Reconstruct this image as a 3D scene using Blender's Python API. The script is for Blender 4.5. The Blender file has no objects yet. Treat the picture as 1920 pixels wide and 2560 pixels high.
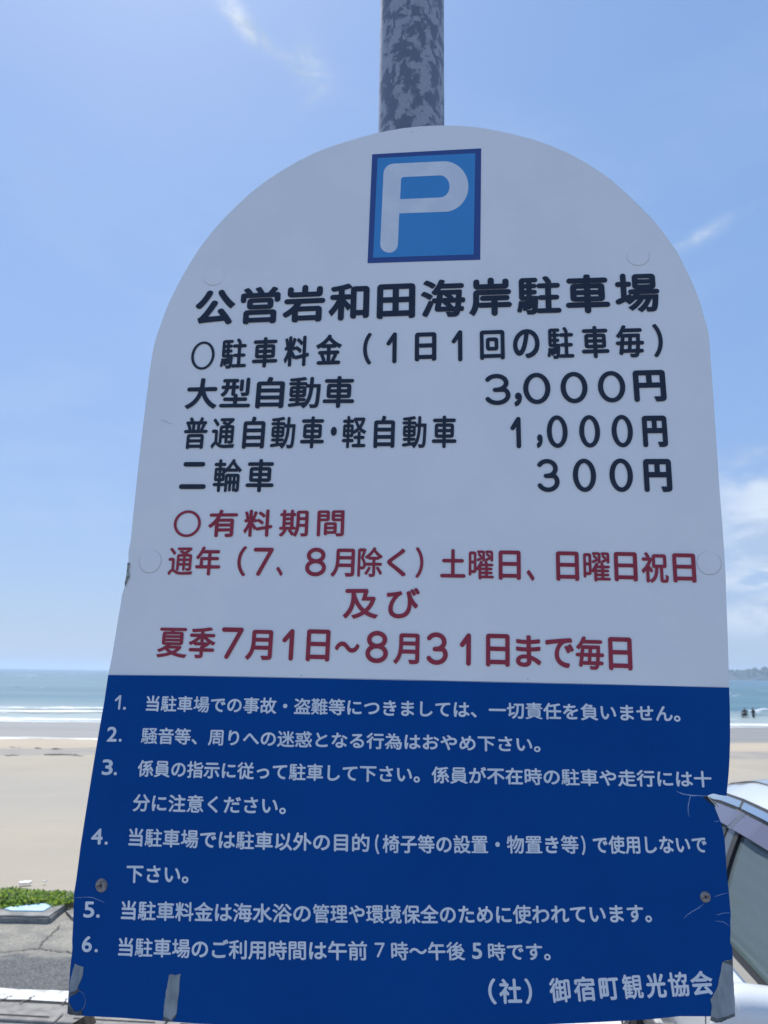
import bpy, bmesh, math, random
import numpy as np
from mathutils import Vector, Matrix, noise
from mathutils.geometry import delaunay_2d_cdt
random.seed(7)
scn = bpy.context.scene
COL = scn.collection
R = math.radians

# ------------------------------------------------------------------ camera
EYE = Vector((0, 0, 1.65))
PITCH, ROLL, FPX = R(11.84), 0.0135, 1922.0
Fw = Vector((0, math.cos(PITCH), math.sin(PITCH)))
Rt0 = Vector((1, 0, 0)); Up0 = Rt0.cross(Fw)
Rt = Rt0 * math.cos(ROLL) + Up0 * math.sin(ROLL)
Up = Rt.cross(Fw)
cam_d = bpy.data.cameras.new('camera'); cam = bpy.data.objects.new('camera', cam_d); COL.objects.link(cam)
cam.matrix_world = Matrix(((Rt.x, Up.x, -Fw.x, EYE.x), (Rt.y, Up.y, -Fw.y, EYE.y), (Rt.z, Up.z, -Fw.z, EYE.z), (0, 0, 0, 1)))
cam_d.sensor_fit = 'VERTICAL'; cam_d.sensor_height = 36; cam_d.sensor_width = 27
cam_d.lens = 36 * FPX / 2560
cam_d.clip_start = 0.05; cam_d.clip_end = 20000
cam_d.dof.use_dof = True; cam_d.dof.focus_distance = 0.80; cam_d.dof.aperture_fstop = 14
scn.camera = cam

# ------------------------------------------------------------------ sky + sun
SUN_EL, SUN_AZ = R(56), R(-24)          # azimuth measured from +Y towards +X
SKY_GAIN = 0.13
world = bpy.data.worlds.new('World'); scn.world = world; world.use_nodes = True
nt = world.node_tree; N = nt.nodes; L = nt.links
for n in list(N): N.remove(n)
w_out = N.new('ShaderNodeOutputWorld'); bg = N.new('ShaderNodeBackground')
sky = N.new('ShaderNodeTexSky'); sky.sky_type = 'NISHITA'; sky.sun_disc = False
sky.sun_elevation = SUN_EL; sky.sun_rotation = SUN_AZ
sky.altitude = 0; sky.air_density = 0.9; sky.dust_density = 0.6; sky.ozone_density = 1.4
tc = N.new('ShaderNodeTexCoord')
L.new(bg.outputs[0], w_out.inputs['Surface']); bg.inputs['Strength'].default_value = SKY_GAIN
def wm(op, a, b=None, c=None, clamp=False):
    n = N.new('ShaderNodeMath'); n.operation = op; n.use_clamp = clamp
    for i, v in enumerate((a, b, c)):
        if v is None: continue
        if hasattr(v, 'is_linked'): L.new(v, n.inputs[i])
        else: n.inputs[i].default_value = v
    return n.outputs[0]
def wdot(vec):
    n = N.new('ShaderNodeVectorMath'); n.operation = 'DOT_PRODUCT'
    L.new(tc.outputs['Generated'], n.inputs[0]); n.inputs[1].default_value = vec
    return n.outputs['Value']
def wnoise(scale, detail, loc=(0, 0, 0), sc=(1, 1, 1), dist=0.0, rough=0.55):
    mp = N.new('ShaderNodeMapping'); mp.inputs['Scale'].default_value = sc; mp.inputs['Location'].default_value = loc
    L.new(tc.outputs['Generated'], mp.inputs['Vector'])
    t = N.new('ShaderNodeTexNoise'); t.inputs['Scale'].default_value = scale; t.inputs['Detail'].default_value = detail
    t.inputs['Roughness'].default_value = rough; t.inputs['Distortion'].default_value = dist
    L.new(mp.outputs[0], t.inputs['Vector']); return t.outputs['Fac']
def skydir(az, el):
    az, el = R(az), R(el)
    return Vector((math.sin(az) * math.cos(el), math.cos(az) * math.cos(el), math.sin(el)))
def ramp(v, lo, hi):
    n = N.new('ShaderNodeMapRange'); n.interpolation_type = 'SMOOTHSTEP'
    n.inputs['From Min'].default_value = lo; n.inputs['From Max'].default_value = hi
    L.new(v, n.inputs['Value']); return n.outputs['Result']
def wisp(az, el, ra, rb, ang):
    """soft elongated patch of thin cloud at a direction of the sky"""
    c = skydir(az, el); e = Vector((0, 0, 1)).cross(c).normalized() * -1; u = c.cross(e).normalized() * -1
    if u.z < 0: u = -u
    a = e * math.cos(R(ang)) + u * math.sin(R(ang)); b = -e * math.sin(R(ang)) + u * math.cos(R(ang))
    da = wm('DIVIDE', wdot(a), R(ra)); db = wm('DIVIDE', wdot(b), R(rb))
    q = wm('ADD', wm('MULTIPLY', da, da), wm('MULTIPLY', db, db))
    g = wm('EXPONENT', wm('MULTIPLY', q, -1.0))
    return wm('MULTIPLY', g, wm('GREATER_THAN', wdot(c), 0.5))
elev = wdot((0, 0, 1))
# cumulus bank low over the sea on the right, thin veil elsewhere
nz = wnoise(5.2, 9, (3.1, 0.4, 1.2), (1, 1, 3.0), 0.25, 0.58)
bank0 = wm('MULTIPLY', wm('MULTIPLY', ramp(elev, 0.035, 0.075), wm('SUBTRACT', 1.0, ramp(elev, 0.24, 0.27))),
          ramp(wdot(skydir(45, 6)), 0.90, 0.965))
bank = wm('MULTIPLY', bank0, wm('SUBTRACT', 1.0, ramp(wm('ADD', elev, wm('MULTIPLY', wm('SUBTRACT', wnoise(11, 5, (2, 2, 5)), 0.5), 0.09)), 0.212, 0.232)))
CB_LO, CB_HI = 0.36, 0.50
cum = wm('MULTIPLY', bank, ramp(nz, CB_LO, CB_HI))
fine = wnoise(30, 6, (1, 2, 0), (1, 1, 1.6), 0.6, 0.6)
fsoft = ramp(fine, 0.36, 0.68)
w1 = wisp(-13.0, 43.7, 1.5, 0.55, -40)
w1b = wisp(-10.6, 42.6, 2.6, 0.45, -30)
w2 = wisp(-7.0, 41.7, 1.5, 0.9, -55)
w2b = wisp(-6.5, 39.9, 0.75, 0.30, 42)
w3 = wisp(24.0, 29.4, 2.6, 0.42, 22)
w4 = wisp(26.0, 14.8, 3.0, 0.6, 8)
ws = wm('MULTIPLY', w1, 1.2)
for wv, k in ((w1b, .75), (w2, .95), (w2b, .85), (w3, .9), (w4, .6)): ws = wm('ADD', ws, wm('MULTIPLY', wv, k))
ws = wm('MULTIPLY', ws, wm('ADD', wm('MULTIPLY', fsoft, 0.75), 0.25))
veil = wm('MULTIPLY', ramp(wnoise(1.8, 5, (5, 1, 2), (1, 1, 2), 0.4), 0.42, 0.75), 0.10)
total = wm('ADD', wm('ADD', wm('MULTIPLY', cum, 0.88), wm('MULTIPLY', ws, 0.8)), veil, clamp=True)
sh = wnoise(7, 6, (0.3, 3, 0.7), (1, 1, 3), 0.2)
cc = N.new('ShaderNodeMix'); cc.data_type = 'RGBA'
L.new(ramp(sh, 0.4, 0.62), cc.inputs['Factor'])
cc.inputs['A'].default_value = (2.9, 3.7, 5.0, 1); cc.inputs['B'].default_value = (5.2, 5.7, 6.3, 1)
# pale marine air: the clear sky is mixed towards a whitish blue, more so near the horizon
pale = N.new('ShaderNodeMix'); pale.data_type = 'RGBA'
L.new(wm('ADD', wm('MULTIPLY', wm('POWER', wm('SUBTRACT', 1.0, wm('MAXIMUM', elev, 0.0)), 5.0), 0.18), 0.70, clamp=True), pale.inputs['Factor'])
low = N.new('ShaderNodeMix'); low.data_type = 'RGBA'; L.new(wm('POWER', wm('SUBTRACT', 1.0, wm('MAXIMUM', elev, 0.0)), 5.0), low.inputs['Factor'])
low.inputs['A'].default_value = (1.45, 2.62, 5.1, 1); low.inputs['B'].default_value = (2.4, 3.1, 4.4, 1)
L.new(sky.outputs[0], pale.inputs['A']); L.new(low.outputs['Result'], pale.inputs['B'])
mx = N.new('ShaderNodeMix'); mx.data_type = 'RGBA'
L.new(total, mx.inputs['Factor']); L.new(pale.outputs['Result'], mx.inputs['A']); L.new(cc.outputs['Result'], mx.inputs['B'])
L.new(mx.outputs['Result'], bg.inputs['Color'])

sun_d = bpy.data.lights.new('sun', 'SUN'); sun_d.energy = 4.2; sun_d.angle = R(0.5); sun_d.color = (1.0, 0.955, 0.88)
sun = bpy.data.objects.new('sun', sun_d); COL.objects.link(sun)
sdir = Vector((math.sin(SUN_AZ) * math.cos(SUN_EL), math.cos(SUN_AZ) * math.cos(SUN_EL), math.sin(SUN_EL)))
sun.rotation_euler = (-sdir).to_track_quat('-Z', 'Y').to_euler(); sun.location = (0, 0, 60)
scn.view_settings.view_transform = 'Standard'; scn.view_settings.look = 'None'
scn.view_settings.exposure = 0.3; scn.view_settings.gamma = 1.0; scn.view_settings.use_curve_mapping = False
scn.render.engine = 'CYCLES'; scn.render.resolution_x = 768; scn.render.resolution_y = 1024
scn.cycles.max_bounces = 8; scn.cycles.volume_bounces = 1; scn.cycles.transparent_max_bounces = 12

# ------------------------------------------------------------------ helpers
def lin(r, g, b):
    f = lambda c: (c / 255 / 12.92) if c / 255 <= .04045 else ((c / 255 + .055) / 1.055) ** 2.4
    return (f(r), f(g), f(b), 1)
def mat(name, color, rough=0.5, metal=0.0, spec=0.5, coat=0.0, c2=None, nscale=20, ndetail=4, lo=.4, hi=.6,
        bump=0.0, bscale=80, bdist=0.01, stretch=(1, 1, 1), r2=None):
    m = bpy.data.materials.new(name); m.use_nodes = True; t = m.node_tree; n = t.nodes; b = n['Principled BSDF']
    b.inputs['Base Color'].default_value = color if len(color) == 4 else (*color, 1)
    b.inputs['Roughness'].default_value = rough; b.inputs['Metallic'].default_value = metal
    b.inputs['Specular IOR Level'].default_value = spec; b.inputs['Coat Weight'].default_value = coat
    b.inputs['Coat Roughness'].default_value = 0.04
    co = n.new('ShaderNodeTexCoord'); mp = n.new('ShaderNodeMapping'); mp.inputs['Scale'].default_value = stretch
    t.links.new(co.outputs['Object'], mp.inputs[0])
    if c2 is not None or r2 is not None:
        tx = n.new('ShaderNodeTexNoise'); tx.inputs['Scale'].default_value = nscale; tx.inputs['Detail'].default_value = ndetail
        tx.inputs['Roughness'].default_value = .6
        t.links.new(mp.outputs[0], tx.inputs['Vector'])
        mr = n.new('ShaderNodeMapRange'); mr.interpolation_type = 'SMOOTHSTEP'
        mr.inputs['From Min'].default_value = lo; mr.inputs['From Max'].default_value = hi
        t.links.new(tx.outputs['Fac'], mr.inputs['Value'])
        if c2 is not None:
            mi = n.new('ShaderNodeMix'); mi.data_type = 'RGBA'; t.links.new(mr.outputs[0], mi.inputs['Factor'])
            mi.inputs['A'].default_value = color if len(color) == 4 else (*color, 1)
            mi.inputs['B'].default_value = c2 if len(c2) == 4 else (*c2, 1)
            t.links.new(mi.outputs['Result'], b.inputs['Base Color'])
        if r2 is not None:
            mr2 = n.new('ShaderNodeMapRange'); mr2.inputs['To Min'].default_value = rough; mr2.inputs['To Max'].default_value = r2
            t.links.new(mr.outputs[0], mr2.inputs['Value']); t.links.new(mr2.outputs[0], b.inputs['Roughness'])
    if bump:
        tb = n.new('ShaderNodeTexNoise'); tb.inputs['Scale'].default_value = bscale; tb.inputs['Detail'].default_value = 5
        t.links.new(mp.outputs[0], tb.inputs['Vector'])
        bp = n.new('ShaderNodeBump'); bp.inputs['Strength'].default_value = bump; bp.inputs['Distance'].default_value = bdist
        t.links.new(tb.outputs['Fac'], bp.inputs['Height']); t.links.new(bp.outputs[0], b.inputs['Normal'])
    return m
def link(name, me, m=None, parent=None, smooth=False, **props):
    o = bpy.data.objects.new(name, me); COL.objects.link(o)
    if m: me.materials.append(m)
    if parent: o.parent = parent
    if smooth:
        for p in me.polygons: p.use_smooth = True
    for k, v in props.items(): o[k] = v
    return o
def mk(name, vs, fs, m=None, parent=None, smooth=False, **props):
    me = bpy.data.meshes.new(name); me.from_pydata([tuple(v) for v in vs], [], fs); me.update()
    return link(name, me, m, parent, smooth, **props)
def frombm(name, bm, m=None, parent=None, smooth=False, **props):
    me = bpy.data.meshes.new(name); bm.to_mesh(me); bm.free()
    return link(name, me, m, parent, smooth, **props)
def empty(name, loc, label, cat, group=None):
    o = bpy.data.objects.new(name, None); COL.objects.link(o); o.location = loc; o.empty_display_size = .1
    o['label'] = label; o['category'] = cat
    if group: o['group'] = group
    return o
def keep(o, parent):
    """parent without moving: geometry is in world coordinates"""
    o.parent = parent; o.matrix_parent_inverse = Matrix.Translation(parent.location).inverted(); return o
def ray(x, y):
    """direction through a pixel of the 1920x2560 photograph: used to survey points on real surfaces"""
    return (Fw * FPX + Rt * (x - 960) - Up * (y - 1280)).normalized()
def onz(x, y, z=0.0):
    d = ray(x, y); return EYE + d * ((z - EYE.z) / d.z)
def box(bm, c, s, rot=None):
    r = bmesh.ops.create_cube(bm, size=1); M = Matrix.Translation(c) @ (rot.to_4x4() if rot else Matrix()) @ Matrix.Diagonal((*s, 1))
    bmesh.ops.transform(bm, matrix=M, verts=r['verts']); return r['verts']
def tube(bm, pts, rad, seg=12, cap=True):
    rings = []; pts = [Vector(p) for p in pts]
    for i, p in enumerate(pts):
        d = (pts[min(i + 1, len(pts) - 1)] - pts[max(i - 1, 0)]).normalized()
        a = d.orthogonal().normalized(); b = d.cross(a)
        if i and (a.dot(pa) < 0): a, b = -a, -b
        if i:
            a = (pa - d * pa.dot(d)).normalized(); b = d.cross(a)
        pa = a
        rr = rad[i] if isinstance(rad, (list, tuple)) else rad
        rings.append([bm.verts.new(p + (a * math.cos(t) + b * math.sin(t)) * rr) for t in [2 * math.pi * k / seg for k in range(seg)]])
    for i in range(len(rings) - 1):
        for k in range(seg):
            bm.faces.new((rings[i][k], rings[i][(k + 1) % seg], rings[i + 1][(k + 1) % seg], rings[i + 1][k]))
    if cap: bm.faces.new(rings[0][::-1]); bm.faces.new(rings[-1])
def prism(bm, poly, z0, z1):
    a = [bm.verts.new((p[0], p[1], z0)) for p in poly]; b = [bm.verts.new((p[0], p[1], z1)) for p in poly]
    n = len(poly); bm.faces.new(a[::-1]); bm.faces.new(b)
    for i in range(n): bm.faces.new((a[i], a[(i + 1) % n], b[(i + 1) % n], b[i]))

# ------------------------------------------------------------------ sign surface
# plane recovered from the vanishing points of its edges and its text lines
Uax = (Rt * -17900 - Up * -50 + Fw * FPX); Uax = -Uax.normalized()           # to the right along the text
Vax = (Rt * 463 - Up * -7734 + Fw * FPX).normalized()                          # up along the sheet
Uax = (Uax - Vax * Uax.dot(Vax) * 0.5).normalized(); Nrm = Uax.cross(Vax).normalized()
if Nrm.dot(Fw) > 0: Nrm = -Nrm
Vax = Vax - Uax * Uax.dot(Vax); Vax.normalize()
S0 = EYE + ray(1080, 1400) * 0.792
def bulge(u, v):
    """offset of the sheet out of its plane, towards the reader"""
    low = max(0.0, min(1.0, (0.12 - v) / 0.5))
    b = -0.10 * u * u * (0.35 + 1.3 * low)
    b += 0.0022 * math.sin(v * 13 + 1) * math.exp(-((u - 0.29) / 0.05) ** 2) * low
    b += 0.0012 * math.sin(v * 24) * math.exp(-((u + 0.33) / 0.05) ** 2)
    return b
def px2uv(x, y):
    d = ray(x, y); off = 0.0
    for _ in range(6):
        t = (S0 + Nrm * off - EYE).dot(Nrm) / d.dot(Nrm); P = EYE + d * t - S0
        u, v = P.dot(Uax), P.dot(Vax); off = bulge(u, v)
    return u, v
def surf(u, v, h=0.0):
    return S0 + Uax * u + Vax * v + Nrm * (bulge(u, v) + h)

def orient(loop):
    a = sum(loop[i][0] * loop[(i + 1) % len(loop)][1] - loop[(i + 1) % len(loop)][0] * loop[i][1] for i in range(len(loop)))
    return a / 2
def fill(loops, bisect=None):
    """triangulate loops by the non-zero rule -> verts, tris"""
    V = []; E = []
    for lp in loops:
        b = len(V); n = len(lp); V += [Vector((p[0] * 1000, p[1] * 1000)) for p in lp]
        E += [(b + i, b + (i + 1) % n) for i in range(n)]
    extra = []
    if bisect:
        u0 = min(p.x for p in V); u1 = max(p.x for p in V); v0 = min(p.y for p in V); v1 = max(p.y for p in V)
        st = bisect * 1000
        for i in range(int((u1 - u0) / st) + 1):
            for j in range(int((v1 - v0) / st) + 1): extra.append(Vector((u0 + (i + .37) * st, v0 + (j + .41) * st)))
    r = delaunay_2d_cdt(V + extra, E, [], 0, 1e-5)
    vs, fs = r[0], r[2]
    A = np.array([[p[0] * 1000, p[1] * 1000] for lp in loops for p in lp])
    B = np.array([[lp[(i + 1) % len(lp)][0] * 1000, lp[(i + 1) % len(lp)][1] * 1000] for lp in loops for i in range(len(lp))])
    P = np.array([[v.x, v.y] for v in vs]); T = np.array([list(f) for f in fs])
    C = P[T].mean(axis=1)
    up = (A[None, :, 1] <= C[:, None, 1]) & (B[None, :, 1] > C[:, None, 1])
    dn = (A[None, :, 1] > C[:, None, 1]) & (B[None, :, 1] <= C[:, None, 1])
    cr = (B[None, :, 0] - A[None, :, 0]) * (C[:, None, 1] - A[None, :, 1]) - (C[:, None, 0] - A[None, :, 0]) * (B[None, :, 1] - A[None, :, 1])
    w = (up & (cr > 0)).sum(1) - (dn & (cr < 0)).sum(1)
    T = T[w != 0]
    used = sorted(set(T.flatten().tolist())); ix = {k: i for i, k in enumerate(used)}
    return [(P[k][0] / 1000, P[k][1] / 1000) for k in used], [[ix[a] for a in t] for t in T.tolist()]
def slab(name, loops, h0, h1, m, parent, grid=None, smooth=False, m_side=None, **props):
    """a sheet cut to the loops (sheet coordinates), lying on the sign surface between heights h0 and h1"""
    loops = [[(a[0] + (b[0] - a[0]) * k / m_, a[1] + (b[1] - a[1]) * k / m_) for a, b in zip(lp, lp[1:] + lp[:1]) for m_ in [max(1, int(math.dist(a, b) / .008))] for k in range(m_)] for lp in loops]
    vs, ts = fill(loops, grid)
    top = [surf(u, v, h1) for u, v in vs]; bot = [surf(u, v, h0) for u, v in vs]; n = len(vs)
    def up(t):
        a, b, c = (Vector(vs[i] + (0,)) for i in t)
        return t if (b - a).cross(c - a).z > 0 else t[::-1]
    ts = [up(t) for t in ts]
    fs = [list(t) for t in ts] + [[i + n for i in t[::-1]] for t in ts]
    ec = {}
    for t in ts:
        for i in range(3):
            a, b = t[i], t[(i + 1) % 3]; ec[(a, b)] = 1
    side = [(a, b) for (a, b) in ec if (b, a) not in ec]
    ns = len(fs)
    ex = []
    for a, b in side:                     # the cut edge has vertices of its own, so the face keeps flat normals at its rim
        k = 2 * n + len(ex); ex += [top[b], top[a], bot[a], bot[b]]; fs.append([k, k + 1, k + 2, k + 3])
    me = bpy.data.meshes.new(name); me.from_pydata([tuple(p) for p in top + bot + ex], [], fs); me.update()
    o = link(name, me, m, parent, **props)
    if m_side:
        me.materials.append(m_side)
        for p in me.polygons[ns:]: p.material_index = 1
    if smooth:
        for i, p in enumerate(me.polygons): p.use_smooth = i < len(ts)
    return o

# --- glyph outlines: taken from Blender's built-in font, emboldened and given round stroke ends
fc = bpy.data.curves.new('glyph', 'FONT'); fo = bpy.data.objects.new('glyph', fc); COL.objects.link(fo); fc.size = 1
_gl = {}
def bez(p0, p1, p2, p3, n):
    return [(p0 * (1 - t) ** 3 + p1 * 3 * t * (1 - t) ** 2 + p2 * 3 * t * t * (1 - t) + p3 * t ** 3) for t in [k / n for k in range(n)]]
def font_loops(ch):
    if ch in _gl: return _gl[ch]
    fc.body = ch; dg = bpy.context.evaluated_depsgraph_get(); dg.update()
    cu = fo.evaluated_get(dg).to_curve(dg); out = []
    for sp in cu.splines:
        bp = sp.bezier_points; n = len(bp); lp = []
        for i in range(n):
            a, b = bp[i], bp[(i + 1) % n]
            p0, p1, p2, p3 = (Vector(q[:2]) for q in (a.co, a.handle_right, b.handle_left, b.co))
            ch_ = (p3 - p0)
            if ch_.length < 1e-6: continue
            dv = max(abs((p1 - p0).cross(ch_)) / ch_.length, abs((p2 - p0).cross(ch_)) / ch_.length)
            lp += bez(p0, p1, p2, p3, 1 if dv < .003 else (5 if dv < .06 else 8))
        out.append([(p.x, p.y) for p in lp])
    fo.evaluated_get(dg).to_curve_clear()
    if out:
        big = max(out, key=lambda l: abs(orient(l)))
        if orient(big) < 0: out = [l[::-1] for l in out]          # solid on the left
    _gl[ch] = out; return out
def embolden(lp, d):
    n = len(lp); P = [Vector(p) for p in lp]; out = []
    for i in range(n):
        a = (P[i] - P[i - 1]); b = (P[(i + 1) % n] - P[i])
        if a.length < 1e-9 or b.length < 1e-9: continue
        a.normalize(); b.normalize(); na = Vector((a.y, -a.x)); nb = Vector((b.y, -b.x)); s = na + nb
        k = 1 + na.dot(nb)
        if k < .25: out += [P[i] + na * d + a * d * .6, P[i] + nb * d - b * d * .6]
        else: out.append(P[i] + s * (d / k))
    return [(p.x, p.y) for p in out]
def soften(lp, rf):
    n = len(lp); P = [Vector(p) for p in lp]; out = []
    for i in range(n):
        a = P[i] - P[i - 1]; b = P[(i + 1) % n] - P[i]; la, lb = a.length, b.length
        if la < 1e-9 or lb < 1e-9: continue
        ang = math.atan2(a.cross(b), a.dot(b))
        if ang > R(35):
            t = min(rf, la * .49, lb * .49); q0 = P[i] - a / la * t; q2 = P[i] + b / lb * t
            kk = 4 if t > rf * .3 else 2
            for j in range(kk + 1):
                s = j / kk; w = 0.72; bb = 2 * s * (1 - s) * w; den = (1 - s) ** 2 + bb + s * s
                out.append((q0 * (1 - s) ** 2 + P[i] * bb + q2 * s * s) / den)
        else: out.append(P[i])
    return [(p.x, p.y) for p in out]
def capsule(p, q, w, n=8):
    p, q = Vector(p), Vector(q); d = (q - p); a0 = math.atan2(d.y, d.x) if d.length > 1e-9 else 0
    o = []
    for k in range(n + 1): t = a0 - math.pi / 2 + math.pi * k / n; o.append((q.x + math.cos(t) * w, q.y + math.sin(t) * w))
    for k in range(n + 1): t = a0 + math.pi / 2 + math.pi * k / n; o.append((p.x + math.cos(t) * w, p.y + math.sin(t) * w))
    return o
def stroke(pts, w):
    return [capsule(pts[i], pts[i + 1], w) for i in range(len(pts) - 1)]
def arc(cx, cy, rx, ry, a0, a1, n=16):
    return [(cx + rx * math.cos(R(a0 + (a1 - a0) * k / n)), cy + ry * math.sin(R(a0 + (a1 - a0) * k / n))) for k in range(n + 1)]
def drawn(ch, x0, x1, y0, y1, w):
    """round-gothic digits drawn as strokes with a round pen (metric box, half stroke w)"""
    W, H = x1 - x0, y1 - y0; cx, cy = (x0 + x1) / 2, (y0 + y1) / 2
    if ch in '０〇':
        k = 1.0 if ch == '０' else .62
        w *= k
        return [arc(cx, cy, W / 2, H / 2, 0, 360, 40)[:-1], arc(cx, cy, W / 2 - 2 * w * 1.08, H / 2 - 2 * w, 0, 360, 40)[:-1][::-1]]
    if ch == '１':
        return stroke([(x0 + w * 1.2, y0 + H * .64), (x1 - w, y1 - w * 1.1), (x1 - w, y0 + w)], w)
    if ch == '３':
        rx, ry = W / 2 - w, (H / 2 - w * .5) / 2
        t = arc(cx - W * .03, y1 - w - ry * .96, rx * .92, ry * .96, 150, -90, 16); t = [p for p in t]
        b = arc(cx, y0 + w + ry * 1.04, rx, ry * 1.04, 90, -152, 18)
        m = y1 - w - ry * 1.92
        return stroke(t + [(cx - W * .08, m)], w) + stroke([(cx - W * .08, m)] + [(p[0], min(p[1], m)) for p in b], w)
    if ch == '７':
        return stroke([(x0 + w, y1 - w), (x1 - w, y1 - w), (x0 + W * .30, y0 + w)], w)
    if ch == '８':
        ry1, ry2 = (H - 2 * w) * .235, (H - 2 * w) * .265
        return stroke(arc(cx, y1 - w - ry1, W * .40 - w * .5, ry1, 0, 360, 24), w) + stroke(arc(cx, y0 + w + ry2, W / 2 - w, ry2, 0, 360, 24), w)
    return None
KT, KB = 0.842, -0.076          # ink top and bottom of a kanji in its em box

class Row:
    """one printed line; its upper and lower ink edges are given at both ends, in photograph pixels"""
    def __init__(s, top, bot):
        (a, b, c, d), (e, f, g, h) = top, bot
        s.tl, s.tr, s.bl, s.br = px2uv(a, b), px2uv(c, d), px2uv(e, f), px2uv(g, h)
        s.O = Vector(s.bl); s.X = (Vector(s.br) - s.O); s.X.normalize(); s.Yn = Vector((-s.X.y, s.X.x))
        hl = (Vector(s.tl) - Vector(s.bl)); s.shear = hl.dot(s.X) / max(hl.dot(s.Yn), 1e-6)
        s.shear = 0
        s.h0 = (Vector(s.tl) - s.O).dot(s.Yn); s.xl = (Vector(s.tl) - s.O).dot(s.X)
        s.h1 = (Vector(s.tr) - s.O).dot(s.Yn); s.xr = (Vector(s.tr) - s.O).dot(s.X)
    def x(s, px, py): return (Vector(px2uv(px, py)) - s.O).dot(s.X)
    def H(s, x): return s.h0 + (s.h1 - s.h0) * (x - s.xl) / max(s.xr - s.xl, 1e-6)
    def uv(s, x, y): p = s.O + s.X * x + s.Yn * y; return (p.x, p.y)
def glyphs_at(row, items, bold, wd):
    """items: (char, x0, x1[, y0frac, y1frac]) with x measured along the row"""
    loops = []
    for it in items:
        ch, xa, xb = it[0], it[1], it[2]; H = row.H((xa + xb) / 2); em = H / (KT - KB)
        yb = 0.0; full = it[3] if len(it) > 3 else None
        if ch in '０１３７８〇':
            y0, y1 = (0, H) if full is None else (full[0] * H, full[1] * H)
            ls = drawn(ch, xa, xb, y0, y1, wd * em)
        else:
            src = font_loops(ch); xs = [p[0] for l in src for p in l]; ys = [p[1] for l in src for p in l]
            g0, g1, q0, q1 = min(xs), max(xs), min(ys), max(ys); cnt = len(src); npt = sum(abs(orient(l)) for l in src) / max((g1 - g0) * (q1 - q0), .05)
            dens = sum(math.dist(l[k], l[k - 1]) for l in src for k in range(len(l))); d = bold * em * max(.30, min(1.15, 1.62 - .072 * dens))
            sx = (xb - xa - 2 * d) / max(g1 - g0, 1e-6)
            if full is None:
                fy = lambda y: (y - KB) / (KT - KB) * (H - 2 * d) + d
            else:
                fy = lambda y: full[0] * H + d + (y - q0) / (q1 - q0) * ((full[1] - full[0]) * H - 2 * d)
            ls = []
            for l in src:
                l2 = [(xa + d + (p[0] - g0) * sx, fy(p[1])) for p in l]
                e = embolden(l2, d)
                if orient(l2) < 0 and orient(e) > -1e-9: continue
                ls.append(soften(e, em * .055 + d))
        loops.append([[row.uv(*p) for p in l] for l in ls])
    return loops
def chars(row, spec, py, bold, wd):
    """spec: list of (char, left px, right px[, vertical fractions])"""
    it = []
    for s in spec:
        it.append((s[0], row.x(s[1], py), row.x(s[2], py)) + tuple(s[3:]))
    return glyphs_at(row, it, bold, wd)
def run(row, text, x0px, x1px, py, bold, wd=.06):
    """evenly pitched text between the first and the last ink edge"""
    xa, xb = row.x(x0px, py), row.x(x1px, py)
    def ext(ch):
        if ch in '０１３７８〇': return (.22, .78)
        xs = [p[0] for l in font_loops(ch) for p in l]; return (min(xs), max(xs))
    f, l = ext(text[0])[0], ext(text[-1])[1]; n = len(text)
    pitch = (xb - xa) / (n - 1 + l - f); it = []
    for i, ch in enumerate(text):
        e = ext(ch); d = bold * pitch
        it.append((ch, xa + (i + e[0] - f) * pitch - d, xa + (i + e[1] - f) * pitch + d))
    return glyphs_at(row, it, bold, wd)
def print_row(name, glist, m, parent, h=0.00075, **props):
    V, Fc = [], []
    for loops in glist:
        if not loops: continue
        vs, ts = fill(loops); b = len(V); V += [surf(u, v, h) for u, v in vs]
        for t in ts:
            a_, b_, c_ = (Vector(vs[i] + (0,)) for i in t)
            t = t if (b_ - a_).cross(c_ - a_).z > 0 else t[::-1]
            Fc.append([b + i for i in t])
    return keep(mk(name, V, Fc, m, None, **props), parent)
def P2(pts): return [px2uv(*p) for p in pts]
def ccw(l): return l if orient(l) > 0 else l[::-1]

# ------------------------------------------------------------------ materials
M_white = mat('sign_white_sheet', lin(238, 239, 240), .42, spec=.4, c2=lin(233, 235, 237), nscale=9, ndetail=6, bump=.04, bscale=260, bdist=.001)
M_edge = mat('sheet_cut_edge', lin(232, 236, 226), .6)
M_back = mat('board_back', lin(120, 124, 128), .6)
M_blue = mat('blue_vinyl', (0.0001, 0.063, 0.275, 1), .36, spec=.07, c2=(0.0002, 0.068, 0.290, 1), nscale=8, ndetail=7, bump=.05, bscale=300, bdist=.001)
M_black = mat('black_print', (0.017, 0.026, 0.050, 1), .5, spec=.3, c2=(0.024, 0.034, 0.060, 1), nscale=60, lo=.45, hi=.8)
M_red = mat('red_print', (0.31, 0.026, 0.052, 1), .5, spec=.35, c2=(0.34, 0.032, 0.06, 1), nscale=40)
M_wprint = mat('white_print', lin(222, 228, 236), .45, spec=.4, c2=lin(212, 220, 230), nscale=30)
M_pblue = mat('parking_blue', (0.052, 0.27, 0.60, 1), .42, spec=.3, c2=(0.057, 0.28, 0.62, 1), nscale=10)
M_pnavy = mat('parking_border_blue', (0.034, 0.078, 0.27, 1), .42, spec=.4)
M_tape = mat('old_tape', lin(160, 168, 172), .75, c2=lin(126, 133, 138), nscale=60, ndetail=7, lo=.35, hi=.7, bump=.5, bscale=160, bdist=.0006, stretch=(1, 1, .35))
M_tape2 = mat('old_tape_dirty_end', lin(104, 108, 108), .85, c2=lin(74, 78, 80), nscale=90, bump=.5, bscale=200, bdist=.0006)
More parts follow.
